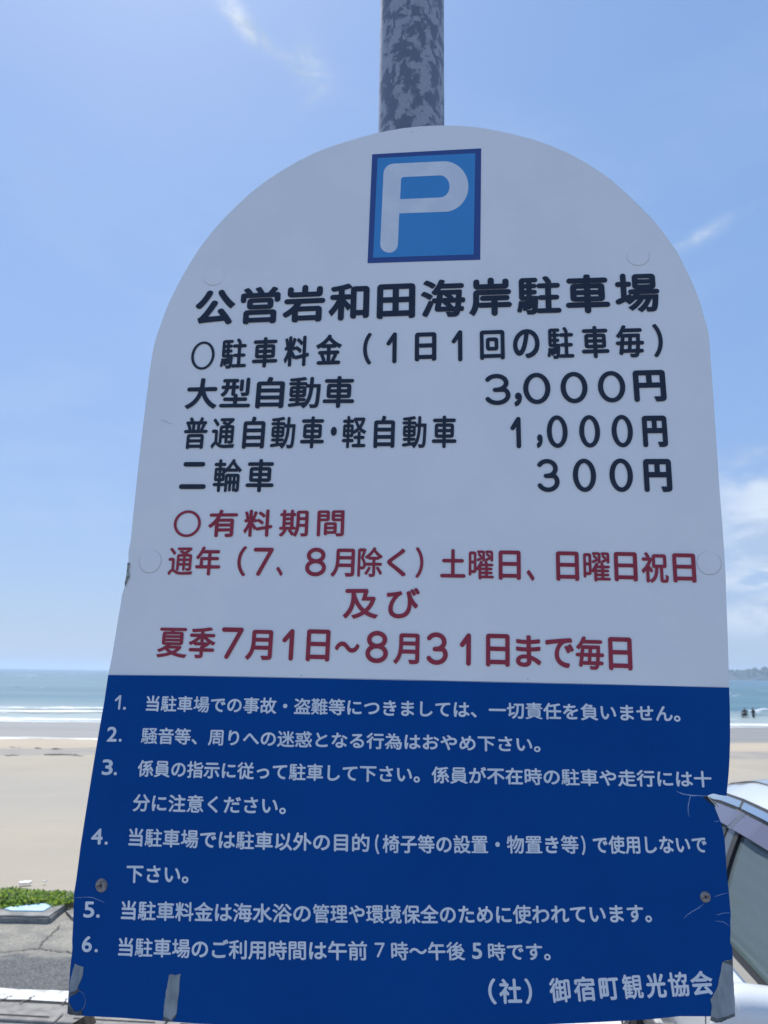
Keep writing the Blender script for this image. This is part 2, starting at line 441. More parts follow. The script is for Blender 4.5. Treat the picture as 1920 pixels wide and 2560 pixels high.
M_screw = mat('weathered_screw', lin(150, 144, 142), .6, metal=.2, c2=lin(112, 106, 104), nscale=300, bump=.3, bscale=500, bdist=.0003)
M_dark = mat('screw_slot_dark', (0.012, 0.012, 0.014, 1), .7)
M_crack = mat('crazed_vinyl', lin(150, 172, 205), .6)
M_ring = mat('cap_rim_grey', lin(150, 158, 166), .7)

# ------------------------------------------------------------------ information sign
sign = empty('information_sign', tuple(S0 - Nrm * .02), 'large round-topped white and blue parking fee board fixed to a mottled grey pole', 'sign')
OUT_TOP = [(384.5, 866), (391, 842), (400, 816.7), (411, 785), (425, 751), (450.6, 700.6), (476, 656), (500, 619), (528, 582), (560, 546), (594, 512), (628, 481), (665, 452), (705, 426), (745, 403),
           (785, 383), (820, 369), (850, 359), (897, 344.5), (943.7, 332.2), (1007, 320.5), (1058, 315.3), (1110, 313.5), (1160, 315), (1207, 320), (1270, 332.6), (1331, 348), (1375, 363.5), (1412, 379),
           (1455, 401), (1493, 424.7), (1530, 451), (1562, 479.5), (1584, 500), (1604.5, 520), (1625.7, 541.8), (1645.5, 565), (1664, 589), (1680, 611), (1694.7, 633), (1709, 661),
           (1721.8, 687.6), (1733.6, 713), (1744.4, 739.6), (1752.5, 764), (1760, 791.6), (1766.5, 812), (1771.5, 832), (1775, 873), (1784, 1000), (1794, 1150), (1800, 1239.5),
           (1806.4, 1319), (1812.6, 1413.6), (1814.2, 1440), (1814.6, 1465.8), (1817.5, 1545), (1819.6, 1600), (1822.5, 1700), (1822.7, 1717.5)]
OUT_RIGHT = [(1824, 1762.8), (1825, 1803), (1825, 1851), (1823.4, 1900), (1821.5, 1932), (1819, 1959.7), (1815.8, 1989.9), (1807, 1988.6), (1798, 1987.5), (1789, 1985), (1783, 1984), (1777, 1985.4),
             (1767.5, 1989.5), (1775, 2000), (1784.7, 2012), (1788.5, 2023), (1792.9, 2033.8), (1801, 2053.7), (1808, 2080.8), (1811, 2099), (1812.7, 2117), (1814.8, 2150), (1816.4, 2178.5), (1818, 2200), (1820.9, 2221.9),
             (1823, 2243), (1825.4, 2272.5), (1826.6, 2281), (1825.6, 2304), (1826.2, 2327), (1825, 2354.6), (1830, 2367.6), (1831.5, 2395), (1832.5, 2444), (1836, 2496), (1836.5, 2534)]
OUT_BOTTOM = [(1780, 2540.5), (1699, 2540), (1634, 2547), (1577.6, 2550.4), (1386.6, 2560), (1200, 2566), (1000, 2569), (800, 2569), (640, 2564), (500, 2559), (301, 2544), (205, 2539), (168.8, 2534)]
OUT_LEFT_LOW = [(172, 2481.5), (176, 2421), (181.5, 2372), (181, 2349), (183.2, 2310), (184.5, 2270.5), (186, 2231), (191, 2200), (202, 2115), (212.9, 2044.7), (230.5, 1933.6), (245.4, 1844), (261.8, 1750), (270.8, 1686.8)]
OUT_LEFT_TOP = [(279, 1646.6), (295, 1549), (302, 1508), (305, 1487.4), (309, 1475), (312.4, 1465.7), (314.5, 1452), (317, 1437), (319, 1420), (321.4, 1402), (320.6, 1394), (322.3, 1373.5), (326.9, 1350), (338, 1240), (351, 1120), (364, 1010), (374, 930), (380.5, 887)]
outline = ccw(P2(OUT_TOP + OUT_RIGHT + OUT_BOTTOM + OUT_LEFT_LOW + OUT_LEFT_TOP))
blue_out = ccw(P2([(1822.6, 1719.2), (1500, 1711.5), (1250, 1706.2), (1000, 1700.6), (700, 1694.5), (450, 1689.6), (271, 1687.6)][:1] + OUT_RIGHT + OUT_BOTTOM + OUT_LEFT_LOW[:-1] + [(270.9, 1687.6), (450, 1689.6), (700, 1694.5), (1000, 1700.6), (1250, 1706.2), (1500, 1711.5)]))
keep(slab('board', [outline], -0.0034, 0.0, M_white, None, grid=.012, smooth=True, m_side=M_edge), sign)
keep(slab('blue_panel', [blue_out], 0.00012, 0.00045, M_blue, None, grid=.012, smooth=True, label='dark blue lower sheet with numbered rules in white'), sign)
# parking square and its P
sq = keep(slab('parking_square', [ccw(P2([(930.5, 386.3), (1203, 371.4), (1200.6, 649.6), (918.9, 658.2)]))], 0.00012, 0.0004, M_pnavy, None, grid=.02, label='blue square with dark border'), sign)
keep(slab('square_field', [ccw(P2([(944.2, 396), (1188.2, 384), (1184, 637), (932.8, 644.8)]))], 0.00044, 0.0006, M_pblue, None, grid=.02), sign)
z8 = lambda x, y: (850 + x / 3.95, 320 + y / 3.95)
def qa(cx, cy, rx, ry, a0, a1, n=12): return [z8(cx + rx * math.cos(R(a0 + (a1 - a0) * k / n)), cy - ry * math.sin(R(a0 + (a1 - a0) * k / n))) for k in range(n + 1)]
pout = ([z8(430, 455)] + [z8(398, 1150)] + qa(485, 1150, 87, 85, 180, 360, 14) + [z8(586, 847), z8(1025, 831)] +
        qa(1028, 582, 240, 249, -90, 90, 26) + [z8(535, 356)] + qa(535, 456, 105, 100, 90, 180, 8))
pin = [z8(603, 520)] + [z8(594, 707), z8(1000, 690)] + qa(988, 581, 94, 109, -90, 90, 18) + [z8(630, 488)] + qa(630, 518, 28, 30, 90, 180, 5)
po = ccw(P2(pout)); pi_ = ccw(P2(pin))[::-1]
keep(slab('parking_letter', [po, pi_], 0.00066, 0.0008, M_wprint, None, grid=.02, label='rounded white letter P'), sign)

Hf = (0, 1)
def top_row(label, top, bot, spec, bold, wd, m):
    row = Row(top, bot); py = (top[1] + bot[1]) / 2
    groups = [[spec[0]]]
    for a_, b_ in zip(spec, spec[1:]):
        if b_[1] - a_[2] > 32: groups.append([])
        groups[-1].append(b_)
    for g_ in groups: print_row('lettering', chars(row, g_, py, bold, wd), m, sign, label=label)
top_row('large black title line', (488, 725, 1651, 681), (488, 816, 1651, 779),
        [('公', 488.6, 587), ('営', 601, 700), ('岩', 707, 812.6), ('和', 822, 923), ('田', 942, 1038), ('海', 1052, 1163), ('岸', 1173.6, 1280), ('駐', 1292.6, 1403.6), ('車', 1415, 1526), ('場', 1538.6, 1651)], .031, .06, M_black)
top_row('black line about the fee per day', (552, 848, 1610, 812), (552, 923, 1610, 893),
        [('〇', 479, 537, (0, .94)), ('駐', 552, 617), ('車', 631, 694.5), ('料', 710, 773), ('金', 790, 854), ('（', 907.6, 928.7), ('１', 964.6, 991.6), ('日', 1037, 1091, (.04, .96)), ('１', 1128, 1156), ('回', 1200, 1262, (.03, .96)),
         ('の', 1283, 1349.6, (.04, .96)), ('駐', 1368.6, 1436), ('車', 1455, 1524), ('毎', 1540.7, 1612), ('）', 1635, 1659)], .023, .058, M_black)
top_row('black name of the large vehicle class', (466, 947, 885, 940), (466, 1023, 885, 1020),
        [('大', 466, 544), ('型', 551, 628), ('自', 640.5, 711), ('動', 721.5, 801), ('車', 808, 886.5)], .023, .06, M_black)
top_row('black price of three thousand', (1210, 936, 1665, 925), (1210, 1014, 1665, 1004),
        [('３', 1210, 1276, Hf), ('，', 1285, 1304, (-.05, .38)), ('０', 1308, 1376, Hf), ('０', 1401.5, 1469, Hf), ('０', 1495, 1563.5, Hf), ('円', 1584, 1665, (0, 1))], .034, .064, M_black)
top_row('black name of the ordinary and light car classes', (460, 1044, 1141, 1039), (460, 1123, 1141, 1120),
        [('普', 460, 519), ('通', 529.5, 588), ('自', 607.6, 662.4), ('動', 677, 738), ('車', 751.5, 811), ('・', 827, 842, (.38, .66)), ('軽', 855.7, 915.6), ('自', 934.6, 987), ('動', 1005.5, 1066), ('車', 1080, 1141.6)], .020, .06, M_black)
top_row('black price of one thousand', (1275, 1040, 1668, 1037), (1275, 1121.5, 1668, 1118),
        [('１', 1275, 1302, (0, .97)), ('，', 1341, 1356, (.02, .42)), ('０', 1367, 1419, Hf), ('０', 1448, 1500, Hf), ('０', 1529, 1582, Hf), ('円', 1606, 1668, (0, .97))], .034, .060, M_black)
top_row('black name of the two-wheeler class', (450, 1148, 686, 1148), (450, 1230.5, 686, 1230.5),
        [('二', 450.6, 517, (.09, .91)), ('輪', 534, 604), ('車', 616, 685.7)], .020, .06, M_black)
top_row('black price of three hundred', (1340, 1148, 1679, 1146), (1340, 1230.5, 1679, 1230.5),
        [('３', 1340.7, 1398.6, Hf), ('０', 1432, 1490, Hf), ('０', 1523.5, 1582, Hf), ('円', 1609, 1679, (0, .98))], .034, .062, M_black)
top_row('red heading about the charging period', (435, 1275, 861, 1273), (435, 1344, 861, 1341),
        [('〇', 435, 502.5, (.01, .98)), ('有', 521.5, 594), ('料', 609.7, 682), ('期', 698.7, 771), ('間', 793, 860.8)], .020, .07, M_red)
top_row('red line about the whole year except two months', (421, 1366, 1058, 1369), (421, 1438.5, 1058, 1444),
        [('通', 421.5, 483), ('年', 489.5, 552), ('（', 594, 616), ('７', 632.7, 683, (.0, .96)), ('、', 692, 709, (0, .32)), ('８', 764, 816, (0, .97)), ('月', 828, 887), ('除', 894.5, 956.7), ('く', 968, 1016), ('）', 1038.7, 1058.5)], .016, .062, M_red)
top_row('red line naming weekend days and holidays', (1101, 1372, 1738, 1382), (1101, 1447, 1738, 1459),
        [('土', 1101, 1164), ('曜', 1172, 1234.6), ('日', 1246.6, 1301.7, (0, .97)), ('、', 1316, 1336, (-.02, .34)), ('日', 1390, 1447, (0, .97)), ('曜', 1458, 1525.6), ('日', 1535, 1592.7, (.02, .98)), ('祝', 1603, 1670), ('日', 1681, 1738.5, (.02, .97))], .018, .062, M_red)
top_row('short red line in the middle', (858, 1468, 1050, 1468), (858, 1547, 1050, 1547), [('及', 858, 944.6), ('び', 967, 1050)], .020, .06, M_red)
top_row('red line about the summer dates', (395, 1565, 1578, 1594), (395, 1643, 1578, 1677),
        [('夏', 395, 469), ('季', 472.6, 538.7), ('７', 553, 607.6, Hf), ('月', 615.8, 682), ('１', 705, 735, Hf), ('日', 766.7, 825.6, Hf), ('～', 837.6, 900, (.30, .64)), ('８', 914.7, 971, Hf), ('月', 984.7, 1049), ('３', 1064.5, 1120, Hf),
         ('１', 1148.6, 1177.4, Hf), ('日', 1215, 1274, Hf), ('ま', 1289.6, 1352.6, (.02, .98)), ('で', 1363, 1434, (.02, .93)), ('毎', 1438, 1509), ('日', 1520, 1578.6, Hf)], .020, .066, M_red)

def blue_row(label, segs):
    gl = []
    for s in segs:
        kind, top, bot = s[0], s[1], s[2]; row = Row(top, bot); py = (top[1] + bot[1]) / 2
        if kind == 'run': gl += run(row, s[3], top[0], top[2], py, .021)
        elif kind == 'num': print_row('rule_number', chars(row, s[3], py, .024, .07), M_wprint, sign)
        else: gl += chars(row, s[3], py, .024, .07)
    print_row('lettering', gl, M_wprint, sign, label=label)
def num(n, x0, x1, y0, y1, d0, d1):
    """rule number with its full stop"""
    t = (x0, y0, x1 + 40, y0 + 1); b = (x0, y1, x1 + 40, y1 + 1)
    dh = (d1 - d0) / (y1 - y0)
    return ('num', t, b, [(n, x0, x1, (0, 1)), ('・', d0, d1, (0, dh))])
blue_row('white rule one', [num('１', 287, 302.5, 1737, 1774, 309.6, 317), ('run', (367, 1738, 1697, 1763), (367, 1778, 1697, 1805), '当駐車場での事故・盗難等につきましては、一切責任を負いません。')])
blue_row('white rule two', [num('2', 268.6, 293.7, 1816.5, 1853.8, 298.5, 306), ('run', (354.6, 1818, 1349, 1841), (354.6, 1859, 1349, 1881), '騒音等、周りへの迷惑となる行為はおやめ下さい。')])
blue_row('white rule three, first line', [num('3', 256, 283, 1898, 1937.4, 286, 294), ('run', (346, 1899, 1775, 1927), (346, 1941.5, 1775, 1968.5), '係員の指示に従って駐車して下さい。係員が不在時の駐車や走行には十')])
blue_row('white rule three, second line', [('run', (334, 1983.5, 714.6, 1992), (334, 2028, 714.6, 2036), '分に注意ください。')])
blue_row('white rule four, first line', [num('4', 229, 257.6, 2070.5, 2111, 263, 271), ('run', (323.5, 2069, 923, 2084), (323.5, 2115, 923, 2130), '当駐車場では駐車以外の目的'),
    ('chars', (938, 2085, 1000, 2086), (938, 2134, 1000, 2134), [('（', 938, 948, (-.03, 1))]),
    ('run', (957.5, 2086, 1445, 2088), (957.5, 2132, 1445, 2134), '椅子等の設置・物置き等'),
    ('chars', (1400, 2088, 1463, 2088), (1400, 2136, 1463, 2136), [('）', 1453, 1463, (-.03, 1))]),
    ('run', (1483, 2088, 1765, 2088), (1483, 2134, 1765, 2133), 'で使用しないで')])
blue_row('white rule four, second line', [('run', (317.5, 2160, 471, 2162), (317.5, 2207, 471, 2208.5), '下さい。')])
blue_row('white rule five', [num('5', 210, 237, 2253, 2293.6, 242, 251), ('run', (304.7, 2250, 776, 2259), (304.7, 2299, 776, 2306.5), '当駐車料金は海水浴の'),
    ('run', (783, 2259.5, 1627, 2259), (783, 2306.5, 1627, 2306), '管理や環境保全のために使われています。')])
blue_row('white rule six', [num('6', 206, 231, 2338.7, 2379.7, 238, 246.5), ('run', (297.5, 2342, 917, 2352), (297.5, 2390, 917, 2400.5), '当駐車場のご利用時間は午前'),
    ('chars', (937, 2356, 962, 2356), (937, 2393, 962, 2393), [('７', 937, 962, Hf)]), ('run', (979, 2353, 1161, 2354), (979, 2400, 1161, 2400), '時～午後'),
    ('chars', (1180, 2356, 1205, 2356), (1180, 2397, 1205, 2397), [('5', 1180, 1205, Hf)]), ('run', (1221, 2355.5, 1374.5, 2356), (1221, 2400, 1374.5, 2401), '時です。')])
blue_row('white name of the local tourism association', [('chars', (1220, 2446, 1330, 2445.5), (1220, 2509.5, 1330, 2508), [('（', 1220.7, 1240), ('社', 1247.8, 1304), ('）', 1312.5, 1329.7)]),
    ('chars', (1373, 2444.5, 1784, 2424), (1373, 2507, 1784, 2486), [('御', 1373.5, 1425.5), ('宿', 1434.5, 1488), ('町', 1498, 1547.6), ('観', 1556.6, 1607.7), ('光', 1616, 1666), ('協', 1672, 1723), ('会', 1729, 1784)])])
bpy.data.objects.remove(fo); bpy.data.curves.remove(fc)

# covered rivet heads under the sheet, screws, tape, cracks
def disc(px, py, rpx, h0, h1, m, name, ring=None, bev=.25, **props):
    u, v = px2uv(px, py); u2, _ = px2uv(px + rpx, py); r = abs(u2 - u); V = []; Fc = []; n = 36
    prof = [(0, h1)] + [(r * k, h1) for k in (.5, 1 - bev * .6)] + [(r * (1 - bev * .2), h1 * .7 + h0 * .3), (r, h0)]
    V.append(surf(u, v, h1))
    for rr, hh in prof[1:]:
        for k in range(n): V.append(surf(u + rr * math.cos(2 * math.pi * k / n), v + rr * math.sin(2 * math.pi * k / n), hh))
    for k in range(n): Fc.append([0, 1 + k, 1 + (k + 1) % n])
    for j in range(len(prof) - 2):
        for k in range(n):
            a = 1 + j * n; Fc.append([a + k, a + n + k, a + n + (k + 1) % n, a + (k + 1) % n])
    return keep(mk(name, V, Fc, m, None, smooth=True, **props), sign)
def ringstrip(px, py, rpx, a0, a1, wpx, m, name='cap_rim', h=.00035):
    u, v = px2uv(px, py); u2, _ = px2uv(px + rpx, py); r = abs(u2 - u); w = r * wpx / rpx; V = []; Fc = []; n = 30
    for k in range(n + 1):
        a = R(a0 + (a1 - a0) * k / n); ww = w * (.3 + .7 * math.sin(math.pi * k / n)) * (.8 + .4 * random.random())
        V += [surf(u + (r - ww) * math.cos(a), v + (r - ww) * math.sin(a), h), surf(u + r * math.cos(a), v + r * math.sin(a), h)]
    for k in range(n): Fc.append([2 * k, 2 * k + 1, 2 * k + 3, 2 * k + 2])
    return keep(mk(name, V, Fc, m, None), sign)
for (x, y, r_, a0, a1) in ((1772.6, 1407.7, 30, 100, 420), (375.7, 1403.7, 27, 150, 440), (1595, 640, 27.5, 170, 380), (535, 688, 27, 200, 330)):
    disc(x, y, r_, 0.00006, 0.00034, M_white, 'rivet_cap', bev=.12)
    ringstrip(x, y, r_ + .8, a0, a1, .9, M_ring)  # grey arc along each cap's edge, widest at the bottom
for (x, y, r_) in ((254, 2213, 15.2), (1763, 2242, 13.6)):
    s = disc(x, y, r_, 0.0003, 0.0016, M_screw, 'screw', bev=.3)
    u, v = px2uv(x, y)
    V = []; Fc = []
    for (dx, dy, hx, hy) in ((0, 0, .0032, .0009), (0, 0, .0009, .0032)):
        b = len(V); ang = R(20); hh = .00172 + (.00005 if hx < hy else 0)
        for sx, sy in ((-1, -1), (1, -1), (1, 1), (-1, 1)):
            X, Y = sx * hx * .55, sy * hy * .55
            V.append(surf(u + X * math.cos(ang) - Y * math.sin(ang), v + X * math.sin(ang) + Y * math.cos(ang), hh))
        Fc.append([b, b + 1, b + 2, b + 3])
    c = mk('cross_slot', V, Fc, M_dark); c.parent = s
def rough_poly(pts, amp=1.4, step=7):
    o = []
    for i in range(len(pts)):
        a = Vector(pts[i]); b = Vector(pts[(i + 1) % len(pts)]); n = max(1, int((b - a).length / step))
        for k in range(n):
            p = a + (b - a) * (k / n); o.append((p.x + random.uniform(-amp, amp) * .5, p.y + random.uniform(-amp, amp)))
    return o
TAPES = [([(188.4, 2409.8), (198, 2414), (210, 2418), (209.5, 2428), (208, 2439), (193, 2474), (173.5, 2484), (175.5, 2460), (178, 2442)], 'small piece of grey tape on the lower left edge'),
         ([(424, 2435), (438, 2436), (452, 2433), (449, 2466.5), (445, 2505), (441, 2538.8), (428, 2553), (419, 2553), (408.4, 2546), (412, 2505), (417.4, 2469.5)], 'long strip of grey tape near the bottom'),
         ([(1806, 2404), (1817, 2400), (1830.7, 2397), (1832.5, 2444), (1836, 2496), (1837, 2538.5), (1819, 2546.7), (1803, 2553), (1788, 2555.6), (1776, 2550), (1779, 2509), (1775, 2498), (1785, 2482), (1793, 2468.6)], 'wide piece of weathered grey tape over the lower right corner')]
for pts, lb in TAPES:
    keep(slab('tape', [ccw(P2(rough_poly(pts)))], .00046, .00095, M_tape, None, grid=.01, label=lb), sign)
for pts in ([(173.5, 2484), (193, 2474), (200, 2469), (196, 2480), (186, 2486), (173, 2492)], [(410, 2540), (428, 2550), (441, 2534), (441, 2540), (428, 2554), (418, 2554), (408, 2547)],
            [(1806, 2404), (1830, 2397.6), (1831.8, 2414), (1822, 2411)], [(1777, 2540), (1790, 2545), (1810, 2541), (1836, 2532), (1837, 2539), (1803, 2554), (1788, 2556), (1775, 2550)],
            [(172, 2500), (178, 2514), (190, 2531), (205, 2524), (206, 2536), (196, 2539), (171, 2534)]):
    keep(slab('tape_residue', [ccw(P2(rough_poly(pts, 1.0, 4)))], .00046, .00105, M_tape2, None), sign)
disc(193, 2503, 21, .00045, .00078, M_blue, 'rivet_cap', bev=.12, label='blue rivet cover near the lower left corner'); ringstrip(193, 2503, 22.0, 20, 390, 1.6, M_tape, 'tape_residue', .0006)
def thin_mark(pts, w, m=M_crack, h=.00056):
    P = [Vector(px2uv(*p)) for p in pts]; V = []; Fc = []; Q = []
    for i in range(len(P) - 1):
        for k in range(5): Q.append(P[i].lerp(P[i + 1], k / 5) + Vector((random.uniform(-1, 1), random.uniform(-1, 1))) * .00025)
    Q.append(P[-1]); n = len(Q)
    for i, q in enumerate(Q):
        d = (Q[min(i + 1, n - 1)] - Q[max(i - 1, 0)]).normalized(); p = Vector((-d.y, d.x)); ww = w * 0.00014 * (.35 + math.sin(math.pi * (i + .5) / n)) * random.uniform(.7, 1.2)
        V += [surf(*(q + p * ww), h), surf(*(q - p * ww), h)]
    for i in range(n - 1): Fc.append([2 * i + 1, 2 * i, 2 * i + 2, 2 * i + 3][::-1])
    return keep(mk('crack_or_shade', V, Fc, m), sign)
thin_mark([(1691.6, 1977.8), (1702, 1983), (1724, 1988), (1745, 1989), (1767, 1989.7)], 2.2)
M_shade = mat('tear_shadow_dark', lin(46, 52, 60), .9)
keep(slab('tear_shadow', [ccw(P2([(1757, 1990.5), (1767, 1990.5), (1778, 2001), (1786, 2012), (1790, 2020), (1780, 2010), (1766, 2001)]))], .00046, .0007, M_shade, None), sign)  # dark sheet painting the shadow beside the torn flap
thin_mark([(1770, 1990), (1781, 1999), (1790, 2004)], 1.6, M_shade, .0034); thin_mark([(1772, 1994), (1783, 2005), (1794, 2017)], 1.8, M_shade, .0034)  # dark strokes adding to the painted shadow at the tear
thin_mark([(1728, 1988), (1723, 1997.6), (1719.6, 2017.5), (1721.8, 2041)], 1.8)
thin_mark([(1760, 2258), (1744, 2270.7), (1722, 2283), (1708, 2296)], 1.3)
thin_mark([(186.5, 2245), (212, 2242.5), (232, 2243), (250, 2251), (262, 2256)], 1.2)
thin_mark([(1785, 2053.7), (1799, 2052)], 1.0); thin_mark([(1785.6, 2241.8), (1800, 2236), (1820, 2231.8)], 1.0)
thin_mark([(1790, 2288), (1806, 2283), (1826, 2280.8)], 1.0); thin_mark([(1788, 2301.7), (1808, 2304), (1822.5, 2314)], 1.0)
M_grime_shade = mat('grime_and_edge_shade', lin(70, 80, 92), .8)
for q in ([(400, 1052), (412, 1052), (424, 1059), (434, 1061)], [(1031, 328), (1028.5, 334)], [(1050, 323), (1052, 325)], [(1058, 328), (1060, 330)], [(1527, 1379), (1524, 1383)]):
    thin_mark(q, .8, M_grime_shade)
thin_mark([(753, 1686), (754, 1690)], 1.2, M_grime_shade); thin_mark([(1319, 1696), (1320, 1698)], 1.6, M_grime_shade)
thin_mark([(271.5, 1686.2), (700, 1693.0), (1200, 1703.8), (1822, 1717.8)], .9, M_grime_shade, .00012)  # thin dark line painting the shadow at the blue sheet's upper edge
# chipped, slightly lifted left edge
M_chip = mat('chipped_edge', lin(170, 172, 168), .8, c2=lin(110, 112, 110), nscale=200)
keep(slab('chipped_edge', [ccw(P2([(320.5, 1406), (325, 1409), (322.5, 1430), (324.5, 1441), (318, 1455), (313.6, 1466), (312.8, 1460), (315, 1450), (317.5, 1436)]))], .0001, .0016, M_chip, None), sign)
keep(slab('torn_flap', [ccw(P2([(1767, 1989.6), (1773, 1992), (1786, 2003.5), (1793, 2016), (1785, 2010), (1777, 2002)]))], .0008, .0030, M_edge, None, label='curled white torn film at the notch'), sign)

# pole and clamps
def pole_xy(px, py, dist):
    d = ray(px, py); return EYE + d * dist
pr = .0382
d0 = ray(1028.5, 200); tt = 1.0
dn = Vector((Nrm.x, Nrm.y, 0)).normalized()
topuv = px2uv(1050, 330); Pt = surf(*topuv, -.0034)
pc = Pt - dn * (pr + .003); az = math.atan2(ray(1028.5, 310).x, ray(1028.5, 310).y); pd = Vector((pc.x, pc.y)).length
pc = Vector((math.sin(az) * pd, math.cos(az) * pd, 0)); pd2 = pd
for _ in range(3):   # radius so that the pole has the photographed width
    pr = 0.5 * 167.0 / FPX * (pd2 * math.cos(az) * math.cos(PITCH) + (2.25 - 1.65) * math.sin(PITCH))
    pc = Pt - dn * (pr + .003); pd2 = Vector((pc.x, pc.y)).length
pc = Vector((math.sin(az) * pd2, math.cos(az) * pd2, 0))
M_pole = bpy.data.materials.new('mottled_galvanised_steel'); M_pole.use_nodes = True
t = M_pole.node_tree; n = t.nodes; b = n['Principled BSDF']; b.inputs['Roughness'].default_value = .5; b.inputs['Metallic'].default_value = .15
co = n.new('ShaderNodeTexCoord'); mp = n.new('ShaderNodeMapping'); mp.inputs['Scale'].default_value = (1.0, 1.0, .8); mp.inputs['Location'].default_value = (2.1, .3, .7)
t.links.new(co.outputs['Object'], mp.inputs[0])
n1 = n.new('ShaderNodeTexNoise'); n1.inputs['Scale'].default_value = 60; n1.inputs['Detail'].default_value = 7; n1.inputs['Roughness'].default_value = .62; n1.inputs['Distortion'].default_value = .35
n2 = n.new('ShaderNodeTexNoise'); n2.inputs['Scale'].default_value = 380; n2.inputs['Detail'].default_value = 3
t.links.new(mp.outputs[0], n1.inputs[0]); t.links.new(mp.outputs[0], n2.inputs[0])
cr = n.new('ShaderNodeValToRGB'); cr.color_ramp.elements[0].position = .47; cr.color_ramp.elements[1].position = .53
cr.color_ramp.elements[0].color = lin(118, 125, 142); cr.color_ramp.elements[1].color = lin(172, 176, 186)
t.links.new(n1.outputs['Fac'], cr.inputs['Fac'])
mi = n.new('ShaderNodeMix'); mi.data_type = 'RGBA'; mi.blend_type = 'MULTIPLY'; mi.inputs['Factor'].default_value = .35
t.links.new(cr.outputs[0], mi.inputs['A']); t.links.new(n2.outputs['Fac'], mi.inputs['B'])
mi2 = n.new('ShaderNodeMix'); mi2.data_type = 'RGBA'; mr = n.new('ShaderNodeMapRange'); mr.inputs['From Min'].default_value = .58; mr.inputs['From Max'].default_value = .66
t.links.new(mi.outputs['Result'], b.inputs['Base Color'])
bp = n.new('ShaderNodeBump'); bp.inputs['Strength'].default_value = .25; bp.inputs['Distance'].default_value = .001
t.links.new(n1.outputs['Fac'], bp.inputs['Height']); t.links.new(bp.outputs[0], b.inputs['Normal'])
pole = empty('sign_pole', (pc.x, pc.y, 0), 'mottled grey galvanised steel pole standing behind the parking fee board', 'pole')
bm = bmesh.new(); tube(bm, [(pc.x, pc.y, 0), (pc.x, pc.y, 1.2), (pc.x, pc.y, 3.4)], pr, 64, False); o = frombm('shaft', bm, M_pole, smooth=True); keep(o, pole)
bm = bmesh.new(); tube(bm, [(pc.x, pc.y, 3.4), (pc.x, pc.y, 3.43), (pc.x, pc.y, 3.45)], [pr + .003, pr + .003, pr * .5], 40); keep(frombm('cap', bm, M_back, smooth=False), pole)
bm = bmesh.new(); tube(bm, [(pc.x, pc.y, 0.002), (pc.x, pc.y, .03)], pr + .06, 40); keep(frombm('base_collar', bm, M_back), pole)
for uvp in ((1060, 520), (1060, 1900)):
    P_ = surf(*px2uv(*uvp), -.0036); c_ = Vector((pc.x, pc.y, P_.z))
    bm = bmesh.new(); tube(bm, [c_ + Vector((0, 0, -.02)), c_ + Vector((0, 0, .02))], pr + .0025, 40, False)
    keep(frombm('clamp_band', bm, M_screw), sign)
    mid = (P_ + c_) / 2 + dn * (pr * .4); bm = bmesh.new()
    q = P_ - Nrm * .009
    box(bm, q, (.24, .016, .03), Matrix((Uax, -Nrm, Vax)).transposed()); keep(frombm('crossbar', bm, M_back), sign)
# weathered stake leaning behind the lower left corner
M_wood = mat('weathered_wood', lin(118, 104, 84), .85, c2=lin(66, 58, 50), nscale=30, stretch=(1, 1, .15), bump=.6, bscale=60, bdist=.003)
a = onz(196, 2640, .0) ; top = EYE + ray(228, 2548) * 1.02; bot = EYE + ray(205, 2562) * 1.03
dv = (bot - top).normalized(); foot = top + dv * ((0 - top.z) / dv.z) if dv.z < -.3 else Vector((top.x - .25, top.y + .1, 0))
bm = bmesh.new(); mid = top.lerp(foot, .5); ln = (foot - top).length
qrot = (foot - top).normalized().to_track_quat('Z', 'Y').to_matrix(); box(bm, mid, (.016, .012, ln), qrot)
bmesh.ops.subdivide_edges(bm, edges=[e for e in bm.edges if e.calc_length() > .2], cuts=12)
for v in bm.verts: v.co += Vector((noise.noise(v.co * 30), noise.noise(v.co * 31 + Vector((4, 0, 0))), 0)) * .003
frombm('wooden_stake', bm, M_wood, label='weathered brown stake poking out below the lower left corner of the board', category='stake')


# ------------------------------------------------------------------ land, beach and sea
SEA = -3.0
def terr(x, y):
    s = y - .09 * x                                    # the shoreline runs a little oblique
    if y < 5.9: return 0.0
    pts = [(5.9, -.03), (7.5, -.12), (12, -.45), (20, -1.0), (33, -1.78), (36, -2.02), (39.5, -2.03), (43, -2.12), (50, -2.52), (60, -2.74), (70, -2.93), (78, -3.04), (92, -3.35), (150, -4.4), (400, -6), (12000, -12)]
    z = pts[-1][1]
    for (a, za), (b_, zb) in zip(pts, pts[1:]):
        if s <= b_:
            k = max(0, (s - a) / (b_ - a)); z = za + (zb - za) * k; break
    if 6.2 < y < 56:
        w = min(1, (y - 6.2) / 3) * min(1, (56 - y) / 10)
        z += w * (.05 * noise.noise(Vector((x * .5, y * .5, 1))) + .10 * noise.noise(Vector((x * .12, y * .16, 3))) + .022 * noise.noise(Vector((x * 1.7, y * 1.7, 5))))
    return z
def grid_mesh(xs, ys, fz):
    V = [(x, y, fz(x, y)) for y in ys for x in xs]; n = len(xs)
    F = [[j * n + i, j * n + i + 1, (j + 1) * n + i + 1, (j + 1) * n + i] for j in range(len(ys) - 1) for i in range(n - 1)]
    return V, F
def axis(lim, fine, grow=1.18):
    a = [0.0]; st = fine
    while a[-1] < lim: a.append(a[-1] + st); st = st * grow if a[-1] > fine * 40 else st
    return a
xp = axis(9000, .6, 1.14); xs = [-x for x in xp[::-1]][:-1] + xp
ys = [-3000, -600, -120, -30, 2, 5.9]
y = 5.9; st = .18
while y < 8200: y += st; ys.append(y); st = st * 1.035
